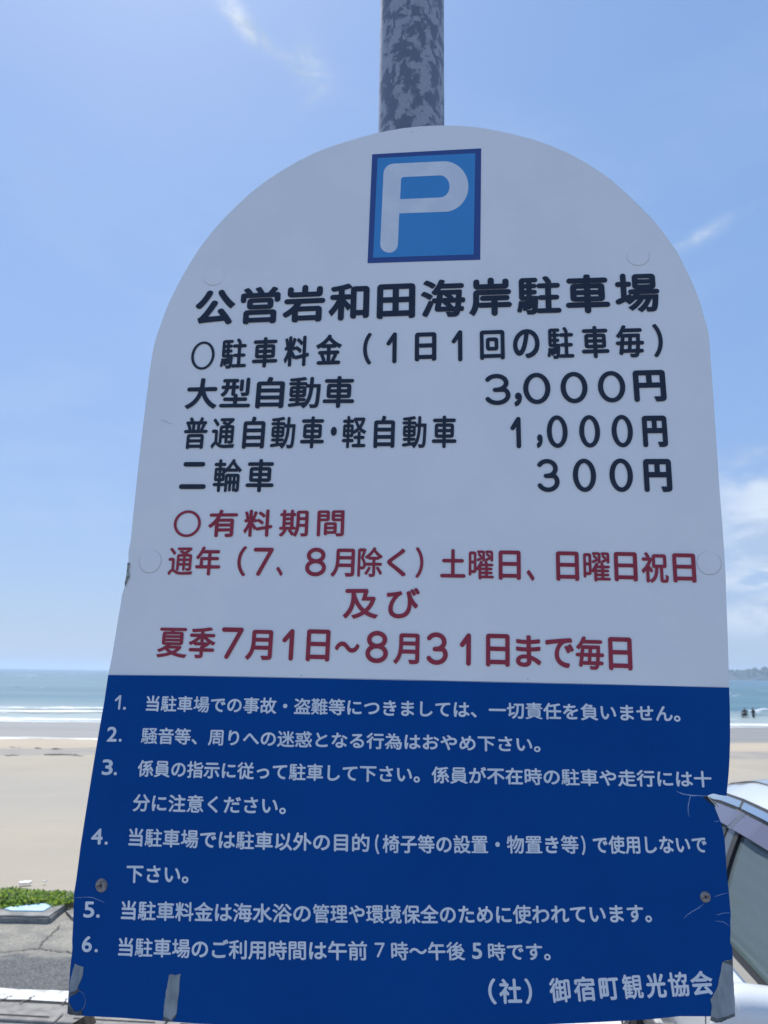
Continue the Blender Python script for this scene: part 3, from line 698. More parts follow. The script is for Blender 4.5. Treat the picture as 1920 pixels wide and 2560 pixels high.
M_sand = bpy.data.materials.new('beach_sand'); M_sand.use_nodes = True
t = M_sand.node_tree; n = t.nodes; b = n['Principled BSDF']; b.inputs['Roughness'].default_value = .95; b.inputs['Specular IOR Level'].default_value = .25
co = n.new('ShaderNodeTexCoord'); sep = n.new('ShaderNodeSeparateXYZ'); t.links.new(co.outputs['Object'], sep.inputs[0])
def M2(op, a, c=None, d=None, T=None):
    T = T or t; q = T.nodes.new('ShaderNodeMath'); q.operation = op
    for i, v in enumerate((a, c, d)):
        if v is None: continue
        if hasattr(v, 'is_linked'): T.links.new(v, q.inputs[i])
        else: q.inputs[i].default_value = v
    return q.outputs[0]
def NZ(T, scale, detail=4, stretch=(1, 1, 1), rough=.55, loc=(0, 0, 0)):
    c_ = T.nodes.new('ShaderNodeTexCoord'); m_ = T.nodes.new('ShaderNodeMapping'); m_.inputs['Scale'].default_value = stretch; m_.inputs['Location'].default_value = loc
    T.links.new(c_.outputs['Object'], m_.inputs[0]); q = T.nodes.new('ShaderNodeTexNoise'); q.inputs['Scale'].default_value = scale
    q.inputs['Detail'].default_value = detail; q.inputs['Roughness'].default_value = rough; T.links.new(m_.outputs[0], q.inputs['Vector']); return q.outputs['Fac']
def SM(T, v, a, c_, lo=0, hi=1):
    q = T.nodes.new('ShaderNodeMapRange'); q.interpolation_type = 'SMOOTHSTEP'; q.inputs['From Min'].default_value = a; q.inputs['From Max'].default_value = c_
    q.inputs['To Min'].default_value = lo; q.inputs['To Max'].default_value = hi; T.links.new(v, q.inputs['Value']); return q.outputs['Result']
def MIX(T, f, a, c_, typ='MIX'):
    q = T.nodes.new('ShaderNodeMix'); q.data_type = 'RGBA'; q.blend_type = typ
    if hasattr(f, 'is_linked'): T.links.new(f, q.inputs['Factor'])
    else: q.inputs['Factor'].default_value = f
    for k, v in (('A', a), ('B', c_)):
        if hasattr(v, 'is_linked'): T.links.new(v, q.inputs[k])
        else: q.inputs[k].default_value = v
    return q.outputs['Result']
s_ = M2('ADD', sep.outputs['Y'], M2('MULTIPLY', sep.outputs['X'], -.09))
s_ = M2('ADD', s_, M2('MULTIPLY', M2('SUBTRACT', NZ(t, .06, 4), .5), 4.0))
big = NZ(t, .22, 6, (1, .5, 1)); med = NZ(t, 1.3, 5, (.7, 1.2, 1)); fine_ = NZ(t, 60, 3)
dry = MIX(t, SM(t, big, .35, .65), (.405, .362, .285, 1), (.36, .322, .258, 1))
dry = MIX(t, SM(t, med, .48, .70, 0, .5), dry, (.36, .325, .27, 1))
dry = MIX(t, M2('MULTIPLY', SM(t, s_, 10.5, 14.5), SM(t, s_, 24, 20, 0, .75)), dry, (.345, .325, .285, 1))
dry = MIX(t, SM(t, fine_, .35, .65, 0, .14), dry, (.30, .26, .21, 1))
spk = NZ(t, 3.2, 8, (.5, 1.5, 1), .75)
dry = MIX(t, SM(t, spk, .64, .72, 0, .55), dry, (.20, .175, .14, 1))
dry = MIX(t, SM(t, spk, .34, .27, 0, .5), dry, (.50, .46, .38, 1))
damp = MIX(t, SM(t, med, .35, .65), (.27, .255, .235, 1), (.33, .305, .27, 1))
band = M2('MULTIPLY', SM(t, s_, 34.6, 35.6), SM(t, s_, 40.0, 39.0))
warm = MIX(t, SM(t, NZ(t, .5, 5, (.25, 2.2, 1)), .45, .62), (.455, .385, .29, 1), (.41, .355, .28, 1))
c1 = MIX(t, SM(t, s_, 36, 38), dry, warm)
c1 = MIX(t, M2('MULTIPLY', band, .85), c1, damp)
wet = MIX(t, SM(t, NZ(t, .35, 5, (.15, 1, 1)), .35, .65), (.235, .225, .20, 1), (.275, .26, .235, 1))
wf = SM(t, s_, 49.5, 51.5)
c1 = MIX(t, wf, c1, wet); t.links.new(c1, b.inputs['Base Color'])
t.links.new(SM(t, s_, 49.5, 54, .95, .46), b.inputs['Roughness'])
bp = n.new('ShaderNodeBump'); bp.inputs['Distance'].default_value = .03
t.links.new(SM(t, s_, 42, 52, .5, .03), bp.inputs['Strength'])
t.links.new(M2('ADD', NZ(t, 7, 7, (1, 1, 1), .65), M2('MULTIPLY', fine_, .2)), bp.inputs['Height']); t.links.new(bp.outputs[0], b.inputs['Normal'])
V, Fc = grid_mesh(xs, ys, terr)
mk('beach', V, Fc, M_sand, smooth=True, kind='structure')

M_sea = bpy.data.materials.new('sea_water'); M_sea.use_nodes = True
t = M_sea.node_tree; n = t.nodes; b = n['Principled BSDF']
co = n.new('ShaderNodeTexCoord'); sep = n.new('ShaderNodeSeparateXYZ'); t.links.new(co.outputs['Object'], sep.inputs[0]); yy = sep.outputs['Y']
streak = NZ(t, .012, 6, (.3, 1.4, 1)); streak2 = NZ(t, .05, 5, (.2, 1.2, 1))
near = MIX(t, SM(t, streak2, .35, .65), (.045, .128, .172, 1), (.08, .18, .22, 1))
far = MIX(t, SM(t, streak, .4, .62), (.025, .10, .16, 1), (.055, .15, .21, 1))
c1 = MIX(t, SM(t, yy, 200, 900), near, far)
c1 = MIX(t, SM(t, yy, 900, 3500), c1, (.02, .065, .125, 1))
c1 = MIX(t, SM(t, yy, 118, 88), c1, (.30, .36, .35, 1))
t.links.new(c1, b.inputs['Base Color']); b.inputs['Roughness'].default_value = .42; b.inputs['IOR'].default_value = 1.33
bp = n.new('ShaderNodeBump'); bp.inputs['Strength'].default_value = .6; bp.inputs['Distance'].default_value = .25
t.links.new(M2('ADD', NZ(t, .35, 6, (.5, 1.5, 1)), M2('MULTIPLY', NZ(t, 2.5, 3, (.6, 1.3, 1)), .25)), bp.inputs['Height']); t.links.new(bp.outputs[0], b.inputs['Normal'])
ys2 = [68.0]; st = .8
while ys2[-1] < 8200: ys2.append(ys2[-1] + st); st *= 1.05
def swell(x, y):
    k = math.exp(-((y - .09 * x - 97) / 5) ** 2) * .28 + math.exp(-((y - .09 * x - 128) / 9) ** 2) * .25
    return SEA + .012 + k * (.6 + .5 * noise.noise(Vector((x * .03, y * .02, 0)))) + .05 * noise.noise(Vector((x * .15, y * .3, 2)))
V, Fc = grid_mesh(xs, ys2, lambda x, y: swell(x, y) if y < 400 else SEA + .012)
V = [(x, y + .09 * x * (1 if y < 100 else max(0, (400 - y) / 300)), z) if abs(x) < 500 else (x, y, z) for x, y, z in V]
mk('sea', V, Fc, M_sea, smooth=True, kind='structure')

M_foam = bpy.data.materials.new('sea_foam'); M_foam.use_nodes = True
t = M_foam.node_tree; n = t.nodes; b = n['Principled BSDF']; b.inputs['Base Color'].default_value = (.80, .83, .84, 1); b.inputs['Roughness'].default_value = .7
at = n.new('ShaderNodeAttribute'); at.attribute_name = 'edge'
f = M2('SUBTRACT', NZ(t, .9, 8, (.28, .8, 1), .72), M2('MULTIPLY', at.outputs['Fac'], .36))
t.links.new(SM(t, f, .26, .50, 0, .92), b.inputs['Alpha'])
def ribbon(name, y0, wid, x0, x1, z, amp=1.5, fr=.05, step=1.5, seed=0, hump=0.0, **props):
    V = []; E = []; F = []; nx = int((x1 - x0) / step); m_ = 6
    for i in range(nx + 1):
        x = x0 + i * step; yc = y0 + .09 * x + amp * noise.noise(Vector((x * fr, seed, 0))) * 2 + .35 * amp * noise.noise(Vector((x * fr * 5, seed, 4)))
        w = wid * (.65 + .7 * noise.noise(Vector((x * .07, seed, 9))))
        for j in range(m_ + 1):
            k = j / m_; V.append((x, yc + (k - .5) * w, z + hump * math.sin(math.pi * k) * (.7 + .6 * noise.noise(Vector((x * .4, j, seed)))))); E.append(abs(k - .5) * 2)
    for i in range(nx):
        for j in range(m_):
            a_ = i * (m_ + 1) + j; F.append([a_, a_ + m_ + 1, a_ + m_ + 2, a_ + 1])
    return V, E, F
def foam(parts, name='foam'):
    V, E, F = [], [], []
    for v, e, f_ in parts: b_ = len(V); V += v; E += e; F += [[q + b_ for q in g] for g in f_]
    me = bpy.data.meshes.new(name); me.from_pydata(V, [], F); a_ = me.attributes.new('edge', 'FLOAT', 'POINT'); a_.data.foreach_set('value', E)
    return link(name, me, M_foam, kind='stuff')
foam([ribbon('f', 50.2, 3.4, -70, 4, -2.50, .7, .05, .8, 3)], 'swash_foam')
foam([ribbon('f', 77, 12, -130, 130, SEA + .05, 1.0, .03, 1.0, 5), ribbon('f', 73.5, 4, -130, 130, SEA + .065, 1.0, .05, 1.0, 25), ribbon('f', 89, 13, -150, 40, SEA + .085, 2.2, .07, .8, 7, .12),
      ribbon('f', 94, 5, -150, 30, SEA + .16, 2.4, .09, .8, 17, .30)], 'surf_foam')
foam([ribbon('f', 96, 4, 46.5, 120, SEA + .15, .6, .05, 1, 12, .85)], 'breaking_wave')
caps = []
random.seed(11)
for i in range(150):
    yy_ = 170 * (1200 / 170) ** random.random(); xx = random.uniform(-.62, .6) * yy_
    L_ = random.uniform(1.2, 5) * (yy_ / 300) ** .6; V = []; E = []; F = []
    for q in range(7):
        for j in range(3):
            V.append((xx + (q / 6 - .5) * L_ * 2, yy_ + (j - 1) * L_ * .35 + random.uniform(-.2, .2), SEA + .03 + (.25 if j == 1 else 0) * math.sin(math.pi * q / 6) * min(1.6, L_ / 3))); E.append(.35 if j == 1 and 0 < q < 6 else .8)
    for q in range(6):
        for j in range(2): a_ = q * 3 + j; F.append([a_, a_ + 3, a_ + 4, a_ + 1])
    caps.append((V, E, F))
foam(caps, 'whitecaps')

# far headland on the right
M_head = mat('headland_scrub', (.035, .05, .045, 1), .95, c2=(.10, .10, .095, 1), nscale=.02, ndetail=8, lo=.45, hi=.7, stretch=(1, 1, 2))
def ridge(x):
    c_ = 19.5 + 2.5 * noise.noise(Vector((x * .006, 0, 0))) + 1.5 * noise.noise(Vector((x * .03, 2, 0)))
    if 740 < x < 860: c_ += 6 * math.sin((x - 740) / 120 * math.pi) ** 2
    return c_
V, F = [], []; xs_h = [420 + 8 * i for i in range(260)]; nj = 15
for x in xs_h:
    e = min(1, max(0, (x - 420) / 180)) ** .6
    for j in range(nj):
        k = j / (nj - 1); h = ridge(x) * e * (math.sin(min(1, k * 2.2) * math.pi / 2) if k < .46 else 1 - (k - .46) * .6)
        V.append((x, 1480 + k * 260 + 20 * noise.noise(Vector((x * .01, 5, 0))), SEA - 1.0 + h + (1 + 1.6 * noise.noise(Vector((x * .05, k * 13, 1)))) * e * (k > 0) + 1.3 * e * noise.noise(Vector((x * .14, k * 30, 7)))))
for i in range(len(xs_h) - 1):
    for j in range(nj - 1): a_ = i * nj + j; F.append([a_, a_ + nj, a_ + nj + 1, a_ + 1])
mk('headland', V, F, M_head, smooth=False, kind='structure')
# wood on the headland: many leaf clumps, one mass at that distance
bm = bmesh.new(); random.seed(3)
for i in range(420):
    x = random.uniform(620, 1150); k = random.uniform(.1, .5); z = SEA - 1 + ridge(x) * (math.sin(min(1, k * 2.2) * math.pi / 2)); rr = random.uniform(2, 4.2) * (1.7 if 745 < x < 850 else 1)
    r_ = bmesh.ops.create_icosphere(bm, subdivisions=1, radius=rr, matrix=Matrix.Translation((x, 1480 + k * 260, z)))
    for v in r_['verts']: v.co += noise.noise_vector(v.co * .6) * 1.2
M_wood2 = mat('headland_trees', (.035, .055, .03, 1), .95, c2=(.06, .075, .04, 1), nscale=.1)
frombm('distant_wood', bm, M_wood2, kind='stuff')
# small pale buildings at the foot of the headland
M_house = mat('pale_wall', (.42, .42, .40, 1), .8); M_roofs = mat('slate_roof', (.12, .12, .13, 1), .8)
for i, (x, w_, h_, y_) in enumerate(((742, 16, 4, 1476), (765, 9, 3.5, 1478), (702, 12, 3.2, 1477))):
    zb = SEA + .4; e_ = empty('seaside_building', (x, y_, zb), ['long pale building low on the shore of the far headland', 'small pale house beside the long one under the headland', 'low white house leftmost under the far headland'][i], 'building')
    bm = bmesh.new(); box(bm, (x, y_, zb + h_ / 2), (w_, 8, h_)); keep(frombm('wall', bm, M_house), e_)
    bm = bmesh.new(); a_ = [bm.verts.new(p) for p in ((x - w_ / 2 - .4, y_ - 4.4, zb + h_), (x + w_ / 2 + .4, y_ - 4.4, zb + h_), (x + w_ / 2 + .4, y_ + 4.4, zb + h_), (x - w_ / 2 - .4, y_ + 4.4, zb + h_), (x - w_ / 2, y_, zb + h_ + 2), (x + w_ / 2, y_, zb + h_ + 2))]
    for f_ in ((0, 1, 5, 4), (2, 3, 4, 5), (0, 4, 3), (1, 2, 5), (0, 3, 2, 1)): bm.faces.new([a_[k] for k in f_])
    keep(frombm('roof', bm, M_roofs), e_)

# ------------------------------------------------------------------ parking ground, from the near asphalt to the kerb
M_asph = mat('pale_bounce_lot', (.27, .262, .24, 1), .9, c2=(.19, .185, .175, 1), nscale=70, ndetail=6, lo=.35, hi=.72, bump=.7, bscale=110, bdist=.006)  # lot tone raised to bounce light onto the board's shaded face
M_conc = mat('sanded_pavement', (.27, .265, .25, 1), .92, c2=(.17, .168, .16, 1), nscale=3.2, ndetail=9, lo=.38, hi=.66, bump=.6, bscale=90, bdist=.005)
M_gut = mat('gutter_concrete', (.30, .285, .26, 1), .9, c2=(.20, .19, .178, 1), nscale=14, ndetail=8, lo=.35, hi=.65, bump=.5, bscale=120, bdist=.004)
M_line = mat('worn_white_road_paint', (.66, .665, .64, 1), .8, c2=(.34, .33, .30, 1), nscale=16, ndetail=10, lo=.50, hi=.72, bump=.3, bscale=100, bdist=.003)
M_slot = mat('slot_black', (.02, .019, .018, 1), .9)
M_kerb = mat('old_kerb_concrete', (.32, .31, .285, 1), .92, c2=(.19, .185, .172, 1), nscale=9, ndetail=9, lo=.35, hi=.68, bump=.8, bscale=60, bdist=.008)
def lerpline(x, y0, sl): return y0 + sl * x
def strip(name, y0, y1, z, m, x0=-14, x1=12, sl=-.085, jag=0.0, thick=0.0, n_=120, **props):
    V, F = [], []
    yref = 0
    for i in range(n_ + 1):
        x = x0 + (x1 - x0) * i / n_; j0 = jag * noise.noise(Vector((x * 9, y0, 0))); j1 = jag * noise.noise(Vector((x * 9, y1, 5)))
        V += [(x, y0 + sl * (x + 1.8) + j0, z), (x, y1 + sl * (x + 1.8) + j1, z)]
    F = [[2 * i, 2 * i + 2, 2 * i + 3, 2 * i + 1] for i in range(n_)]
    return mk(name, V, F, m, **props)
strip('parking_lot', -40, 4.165, .004, M_asph, -30, 30, kind='structure')
strip('gutter', 4.157, 4.30, .010, M_gut, kind='structure', jag=.004)
M_road = bpy.data.materials.new('sand_dusted_asphalt'); M_road.use_nodes = True; t = M_road.node_tree; n = t.nodes; b = n['Principled BSDF']; b.inputs['Roughness'].default_value = .93
co = n.new('ShaderNodeTexCoord'); sep = n.new('ShaderNodeSeparateXYZ'); t.links.new(co.outputs['Object'], sep.inputs[0])
g1 = NZ(t, 75, 5, (1, 1, 1), .7); g2 = NZ(t, 260, 3, (1, 1, 1), .7); g3 = NZ(t, 4.5, 7, (1, 1.3, 1), .65)
dk = MIX(t, SM(t, g1, .36, .66), (.060, .064, .066, 1), (.17, .172, .17, 1)); dk = MIX(t, SM(t, g2, .60, .70, 0, .7), dk, (.34, .34, .33, 1))
lt = MIX(t, SM(t, g1, .34, .66), (.22, .208, .172, 1), (.37, .35, .29, 1)); lt = MIX(t, SM(t, g3, .42, .62, 0, .55), lt, (.15, .15, .145, 1))
fr = SM(t, M2('ADD', sep.outputs['Y'], M2('MULTIPLY', M2('SUBTRACT', g3, .5), .9)), 4.84, 5.02)
t.links.new(MIX(t, fr, dk, lt), b.inputs['Base Color'])
bp = n.new('ShaderNodeBump'); bp.inputs['Strength'].default_value = .8; bp.inputs['Distance'].default_value = .007; t.links.new(g1, bp.inputs['Height']); t.links.new(bp.outputs[0], b.inputs['Normal'])
strip('asphalt_road', 4.26, 5.86, .006, M_road, sl=-.02, kind='structure')
# gutter slots: near-black strips laid on the covers in place of openings
tg = empty('drain_channel', (-1.8, 4.13, 0), 'concrete drain channel with dark slots along the near edge of the white line', 'drain')
for i in range(14):
    x = -4.9 + i * .52; y_ = 4.117 - .085 * (x + 1.8)
    bm = bmesh.new(); v = box(bm, (0, 0, 0), (.512, .10, .03)); bmesh.ops.bevel(bm, geom=[e for e in bm.edges], offset=.004, segments=1, affect='EDGES')
    bmesh.ops.transform(bm, matrix=Matrix.Translation((x, y_ + .012, .002)) @ Matrix.Rotation(-.085, 4, 'Z'), verts=bm.verts)
    keep(frombm('channel_cover', bm, M_gut), tg)
    bm = bmesh.new(); box(bm, (x + .01, y_ + .005, .0162), (.40, .014, .004), Matrix.Rotation(-.085, 3, 'Z')); keep(frombm('slot', bm, M_slot), tg)
wl = strip('white_line', 4.305, 4.432, .0145, M_line, jag=.012, n_=300, kind='structure')
M_ltar = mat('line_shadow_gap', (.03, .03, .03, 1), .95)
strip('joint_gap', 4.285, 4.306, .0122, M_slot, jag=.008, n_=300, kind='structure')
def crackline(pts, w, z=.012):
    P = [onz(x_, y_, z) for x_, y_ in pts]; Q = []
    for a_, b_ in zip(P, P[1:]):
        for k in range(8): p = a_.lerp(b_, k / 8); Q.append(p + Vector((random.uniform(-1, 1), random.uniform(-1, 1), 0)) * .012)
    Q.append(P[-1]); V = []; m_ = len(Q)
    for i, q in enumerate(Q):
        d = (Q[min(i + 1, m_ - 1)] - Q[max(i - 1, 0)]).normalized(); s2 = Vector((-d.y, d.x, 0)) * w * random.uniform(.5, 1.2); V += [q + s2, q - s2]
    return mk('pavement_crack', V, [[2 * i, 2 * i + 1, 2 * i + 3, 2 * i + 2] for i in range(m_ - 1)], M_ckm, kind='structure')
M_ckm = mat('crack_dirt', (.13, .122, .105, 1), .95)
crackline([(-160, 2385), (-40, 2380), (20, 2378), (60, 2372), (97, 2370), (150, 2376), (210, 2381), (300, 2386), (420, 2380)], .006)
crackline([(97, 2370), (112, 2350), (126, 2336), (140, 2322), (150, 2312)], .005)
crackline([(-30, 2515), (30, 2490)], .004, .017); crackline([(52, 2506), (72, 2497), (86, 2488)], .004, .017); crackline([(148, 2512), (170, 2496)], .004, .017)

# raised kerb slab with a light blue lid
kz = .050
cor = onz(125, 2291, kz); yk = cor.y
kb = empty('kerb_slab', (cor.x - 1, yk, 0), 'raised rough concrete kerb slab at the edge of the sand, its end cut at an angle', 'kerb')
pe = onz(158, 2264, kz); back = 5.98
bm = bmesh.new(); prism(bm, [(-9, yk + .03), (-4, yk + .015), (cor.x, yk), (pe.x, pe.y), (pe.x - .02, back + .02), (-9, back)], -.06, kz)
bmesh.ops.bevel(bm, geom=list(bm.edges), offset=.012, segments=2, affect='EDGES')
bmesh.ops.subdivide_edges(bm, edges=[e for e in bm.edges if e.calc_length() > .3], cuts=30)
for v in bm.verts: v.co += Vector((noise.noise(v.co * 9), noise.noise(v.co * 9 + Vector((7, 0, 0))), noise.noise(v.co * 12 + Vector((0, 7, 0))) * .5)) * .010
keep(frombm('slab', bm, M_kerb), kb)
M_lid = mat('light_blue_painted_board', (.34, .56, .66, 1), .6, c2=(.50, .68, .74, 1), nscale=14, ndetail=7, lo=.45, hi=.62)
bm = bmesh.new(); lid = [onz(x_, y_, kz + .008) for x_, y_ in ((10, 2271), (30, 2275.5), (109, 2276.5), (133, 2261), (120, 2256.5), (78, 2257), (40, 2262))]
lid = [(p.x, p.y) for p in lid][::1]
if orient(lid) < 0: lid = lid[::-1]
prism(bm, lid, kz - .004, kz + .008); bmesh.ops.bevel(bm, geom=list(bm.edges), offset=.002, segments=1, affect='EDGES')
frombm('painted_board', bm, M_lid, label='light blue painted board lying flat on the kerb slab in front of the weeds', category='board')
# low mound of broken concrete beside the slab
bm = bmesh.new(); prism(bm, [(pe.x + .03, pe.y - .02), (cor.x + .12, yk + .06), (-1.55, yk + .14), (-.6, 5.72), (2.6, 5.62), (4.6, 5.6), (4.6, 5.98), (-1.8, 6.0)], -.05, .028)
bmesh.ops.subdivide_edges(bm, edges=[e for e in bm.edges if e.calc_length() > .2], cuts=14)
for v in bm.verts: v.co += Vector((noise.noise(v.co * 7), noise.noise(v.co * 7 + Vector((7, 0, 0))), noise.noise(v.co * 10) * .7)) * .02
frombm('broken_concrete', bm, M_kerb, kind='structure')

# lumps of old concrete showing behind the weeds
bm = bmesh.new(); random.seed(21)
for i in range(40):
    x = -4.2 + i * .2 + random.uniform(-.05, .05); r_ = bmesh.ops.create_icosphere(bm, subdivisions=2, radius=1, matrix=Matrix.Translation((x, 6.14 + random.uniform(-.05, .08), .0)) @ Matrix.Diagonal((random.uniform(.09, .2), random.uniform(.06, .1), random.uniform(.03, .055), 1)))
    for v in r_['verts']: v.co += noise.noise_vector(v.co * 9) * .03
frombm('rubble_edge', bm, M_kerb, kind='stuff')
# coastal weeds: thousands of small leaves in low mounds
M_leafs = []
for nme, c_ in (('light', (.30, .40, .08, 1)), ('mid', (.18, .28, .06, 1)), ('dark', (.07, .14, .04, 1))):
    m_ = bpy.data.materials.new('weed_leaf_' + nme); m_.use_nodes = True; t = m_.node_tree; b = t.nodes['Principled BSDF']; b.inputs['Base Color'].default_value = c_; b.inputs['Roughness'].default_value = .55
    tr = t.nodes.new('ShaderNodeBsdfTranslucent'); tr.inputs[0].default_value = (c_[0] * 1.3, c_[1] * 1.35, c_[2], 1); ms = t.nodes.new('ShaderNodeMixShader'); ms.inputs[0].default_value = .45
    t.links.new(b.outputs[0], ms.inputs[1]); t.links.new(tr.outputs[0], ms.inputs[2]); t.links.new(ms.outputs[0], t.nodes['Material Output'].inputs['Surface']); M_leafs.append(m_)
_yl = [onz(x_, y_, kz + .01) for x_, y_ in ((-150, 2272), (0, 2272), (28, 2270), (60, 2262), (118, 2256), (128, 2262))]
def y_front(x):
    if x > _yl[-1].x: return 5.6
    if x < _yl[0].x: return _yl[0].y
    for a_, b_ in zip(_yl, _yl[1:]):
        if x <= b_.x: return a_.y + (b_.y - a_.y) * (x - a_.x) / (b_.x - a_.x)
def weeds(name, spots, seed, label):
    random.seed(seed); V, F, MI = [], [], []
    for (cx, cy, rx, ry, h, cnt) in spots:
        cnt = int(cnt * .7)
        for i in range(cnt):
            a_ = random.uniform(0, 6.283); q = math.sqrt(random.random()); px_, py_ = cx + rx * q * math.cos(a_), cy + ry * q * math.sin(a_)
            py_ -= .05
            if py_ < y_front(px_) or (-2.26 < px_ < -2.13 and random.random() < .8 and py_ > 5.85): continue
            lump = .55 + .75 * noise.noise(Vector((px_ * 7, py_ * 7, seed))) + .35 * noise.noise(Vector((px_ * 23, py_ * 23, seed)))
            top_ = .40 * h * max(.12, (1 - q ** 2.4)) * max(.25, lump + .3); zz = top_ * random.random() ** .45
            sz = random.uniform(.016, .034); yaw = random.uniform(0, 6.283); pit = random.uniform(-.2, 1.1)
            d = Vector((math.cos(yaw) * math.cos(pit), math.sin(yaw) * math.cos(pit), math.sin(pit))); s2 = Vector((-math.sin(yaw), math.cos(yaw), random.uniform(-.5, .5))).normalized()
            p = Vector((px_, py_, zz + .045)); b_ = len(V)
            V += [p, p + d * sz * .5 + s2 * sz * .33, p + d * sz, p + d * sz * .5 - s2 * sz * .33]; F.append([b_, b_ + 1, b_ + 2, b_ + 3])
            MI.append(0 if random.random() < .45 else (1 if random.random() < .7 else 2))
    me = bpy.data.meshes.new(name); me.from_pydata([tuple(v) for v in V], [], F)
    for m_ in M_leafs: me.materials.append(m_)
    me.polygons.foreach_set('material_index', MI); o = link(name, me, None, kind='stuff', label=label); return o
weeds('ground_weeds', [(-3.6, 5.93, .9, .20, .11, 6000), (-2.75, 5.93, .62, .21, .125, 9000), (-2.25, 5.98, .28, .13, .10, 2600), (-2.45, 5.82, .25, .10, .06, 1200)], 1, 'bright green leafy weeds behind the blue board')
weeds('ground_weeds', [(-1.75, 5.86, .30, .22, .15, 5200), (-1.9, 5.98, .22, .14, .11, 2200), (-1.2, 5.9, .5, .2, .13, 4500), (-.2, 5.92, .7, .18, .11, 4500), (1.2, 5.9, .8, .2, .12, 5200), (2.6, 5.9, .7, .2, .11, 4000), (-1.95, 5.78, .1, .08, .08, 500)], 2, 'green leafy weeds beside the end of the kerb slab')
# litter and driftwood on the sand
M_shell = mat('white_litter', (.78, .77, .72, 1), .6)
for i, (x_, y_, s2, lb) in enumerate(((63, 2208, .09, 'small white scrap lying on the sand nearest the weeds'), (112, 2206, .03, 'tiny white scrap on the sand right of the larger one'))):
    g = onz(x_, y_, terr(-2, 6.7)); bm = bmesh.new(); v = box(bm, g + Vector((0, 0, .006)), (s2, s2 * .5, .012), Matrix.Rotation(.3 + i, 3, 'Z')); bmesh.ops.subdivide_edges(bm, edges=bm.edges[:], cuts=3)
    for v in bm.verts: v.co += noise.noise_vector(v.co * 40) * .012
    frombm('scrap', bm, M_shell, label=lb, category='litter')
M_drift = mat('driftwood', (.13, .12, .105, 1), .9, c2=(.24, .22, .19, 1), nscale=10)
DW = [(150, 1891, 1.6, .06, 'longest dark driftwood piece at the edge of the grey strip'), (95, 1872, .5, .05, 'short driftwood stick on the upper edge of the grey strip, left one'), (142, 1872.5, .6, .06, 'short driftwood stick nearest the sign edge on the strip'), (40, 1868, .9, .03, 'thin driftwood twig on the sand left of the short sticks'), (190, 1893, .8, .04, 'driftwood twig right of the longest piece'), (30, 1893, .7, .04, 'driftwood twig leftmost along the lower edge of the strip')]
random.seed(5)
for x_, y_, ln_, r_, lb in DW:
    r_ *= .5; ln_ *= .8; g = onz(x_, y_, -1.9); gz = terr(g.x, g.y); g = onz(x_, y_, gz); gz = terr(g.x, g.y); yaw = random.uniform(-.35, .35)
    pts = [Vector((g.x + (k / 4 - .5) * ln_ * math.cos(yaw), g.y + (k / 4 - .5) * ln_ * math.sin(yaw), gz + r_ * .7 + random.uniform(-.02, .03))) for k in range(5)]
    bm = bmesh.new(); tube(bm, pts, [r_ * .5, r_, r_ * .9, r_ * .7, r_ * .3], 7); frombm('driftwood', bm, M_drift, label=lb, category='driftwood', group='driftwood along the grey strip')

# ------------------------------------------------------------------ waders far out
M_suit = mat('dark_wetsuit', (.018, .022, .028, 1), .7); M_skin = mat('skin', (.42, .26, .18, 1), .6); M_hair = mat('dark_hair', (.015, .012, .01, 1), .7)
M_boardw = mat('surfboard_white', (.75, .76, .74, 1), .35)
def person(base, joints, bones, radii, yaw, label, hood=False):
    root = empty('person', tuple(base), label, 'person')
    me = bpy.data.meshes.new('body'); Rz = Matrix.Rotation(yaw, 3, 'Z')
    me.from_pydata([tuple(Rz @ Vector(j) + Vector(base)) for j in joints], bones, []); o = bpy.data.objects.new('body', me); COL.objects.link(o)
    sk = o.modifiers.new('s', 'SKIN'); su = o.modifiers.new('u', 'SUBSURF'); su.levels = su.render_levels = 1
    for i, r_ in enumerate(radii): me.skin_vertices[0].data[i].radius = (r_, r_); 
    me.skin_vertices[0].data[0].use_root = True
    dg = bpy.context.evaluated_depsgraph_get(); m2 = bpy.data.meshes.new_from_object(o.evaluated_get(dg)); bpy.data.objects.remove(o)
    body = link('body', m2, M_suit, smooth=True); keep(body, root)
    hd = Rz @ Vector(joints[3]) + Vector(base); bm = bmesh.new(); bmesh.ops.create_icosphere(bm, subdivisions=3, radius=1)
    for v in bm.verts:
        c_ = v.co.copy(); v.co = Vector((c_.x * .078, c_.y * .095, c_.z * .118))
        if c_.y < -.75 and abs(c_.x) < .25 and -.25 < c_.z < .25: v.co.y -= .02
    bmesh.ops.transform(bm, matrix=Matrix.Translation(hd + Vector((0, 0, .07))) @ Rz.to_4x4(), verts=bm.verts); keep(frombm('head', bm, M_skin, smooth=True), root)
    bm = bmesh.new(); bmesh.ops.create_icosphere(bm, subdivisions=2, radius=1)
    for v in bm.verts: c_ = v.co.copy(); v.co = Vector((c_.x * .088, c_.y * .10 + .018, max(c_.z, -.35) * .115 + .018))
    bmesh.ops.transform(bm, matrix=Matrix.Translation(hd + Vector((0, 0, .075))) @ Rz.to_4x4(), verts=bm.verts); keep(frombm('hair', bm, M_hair, smooth=True), root)
    return root
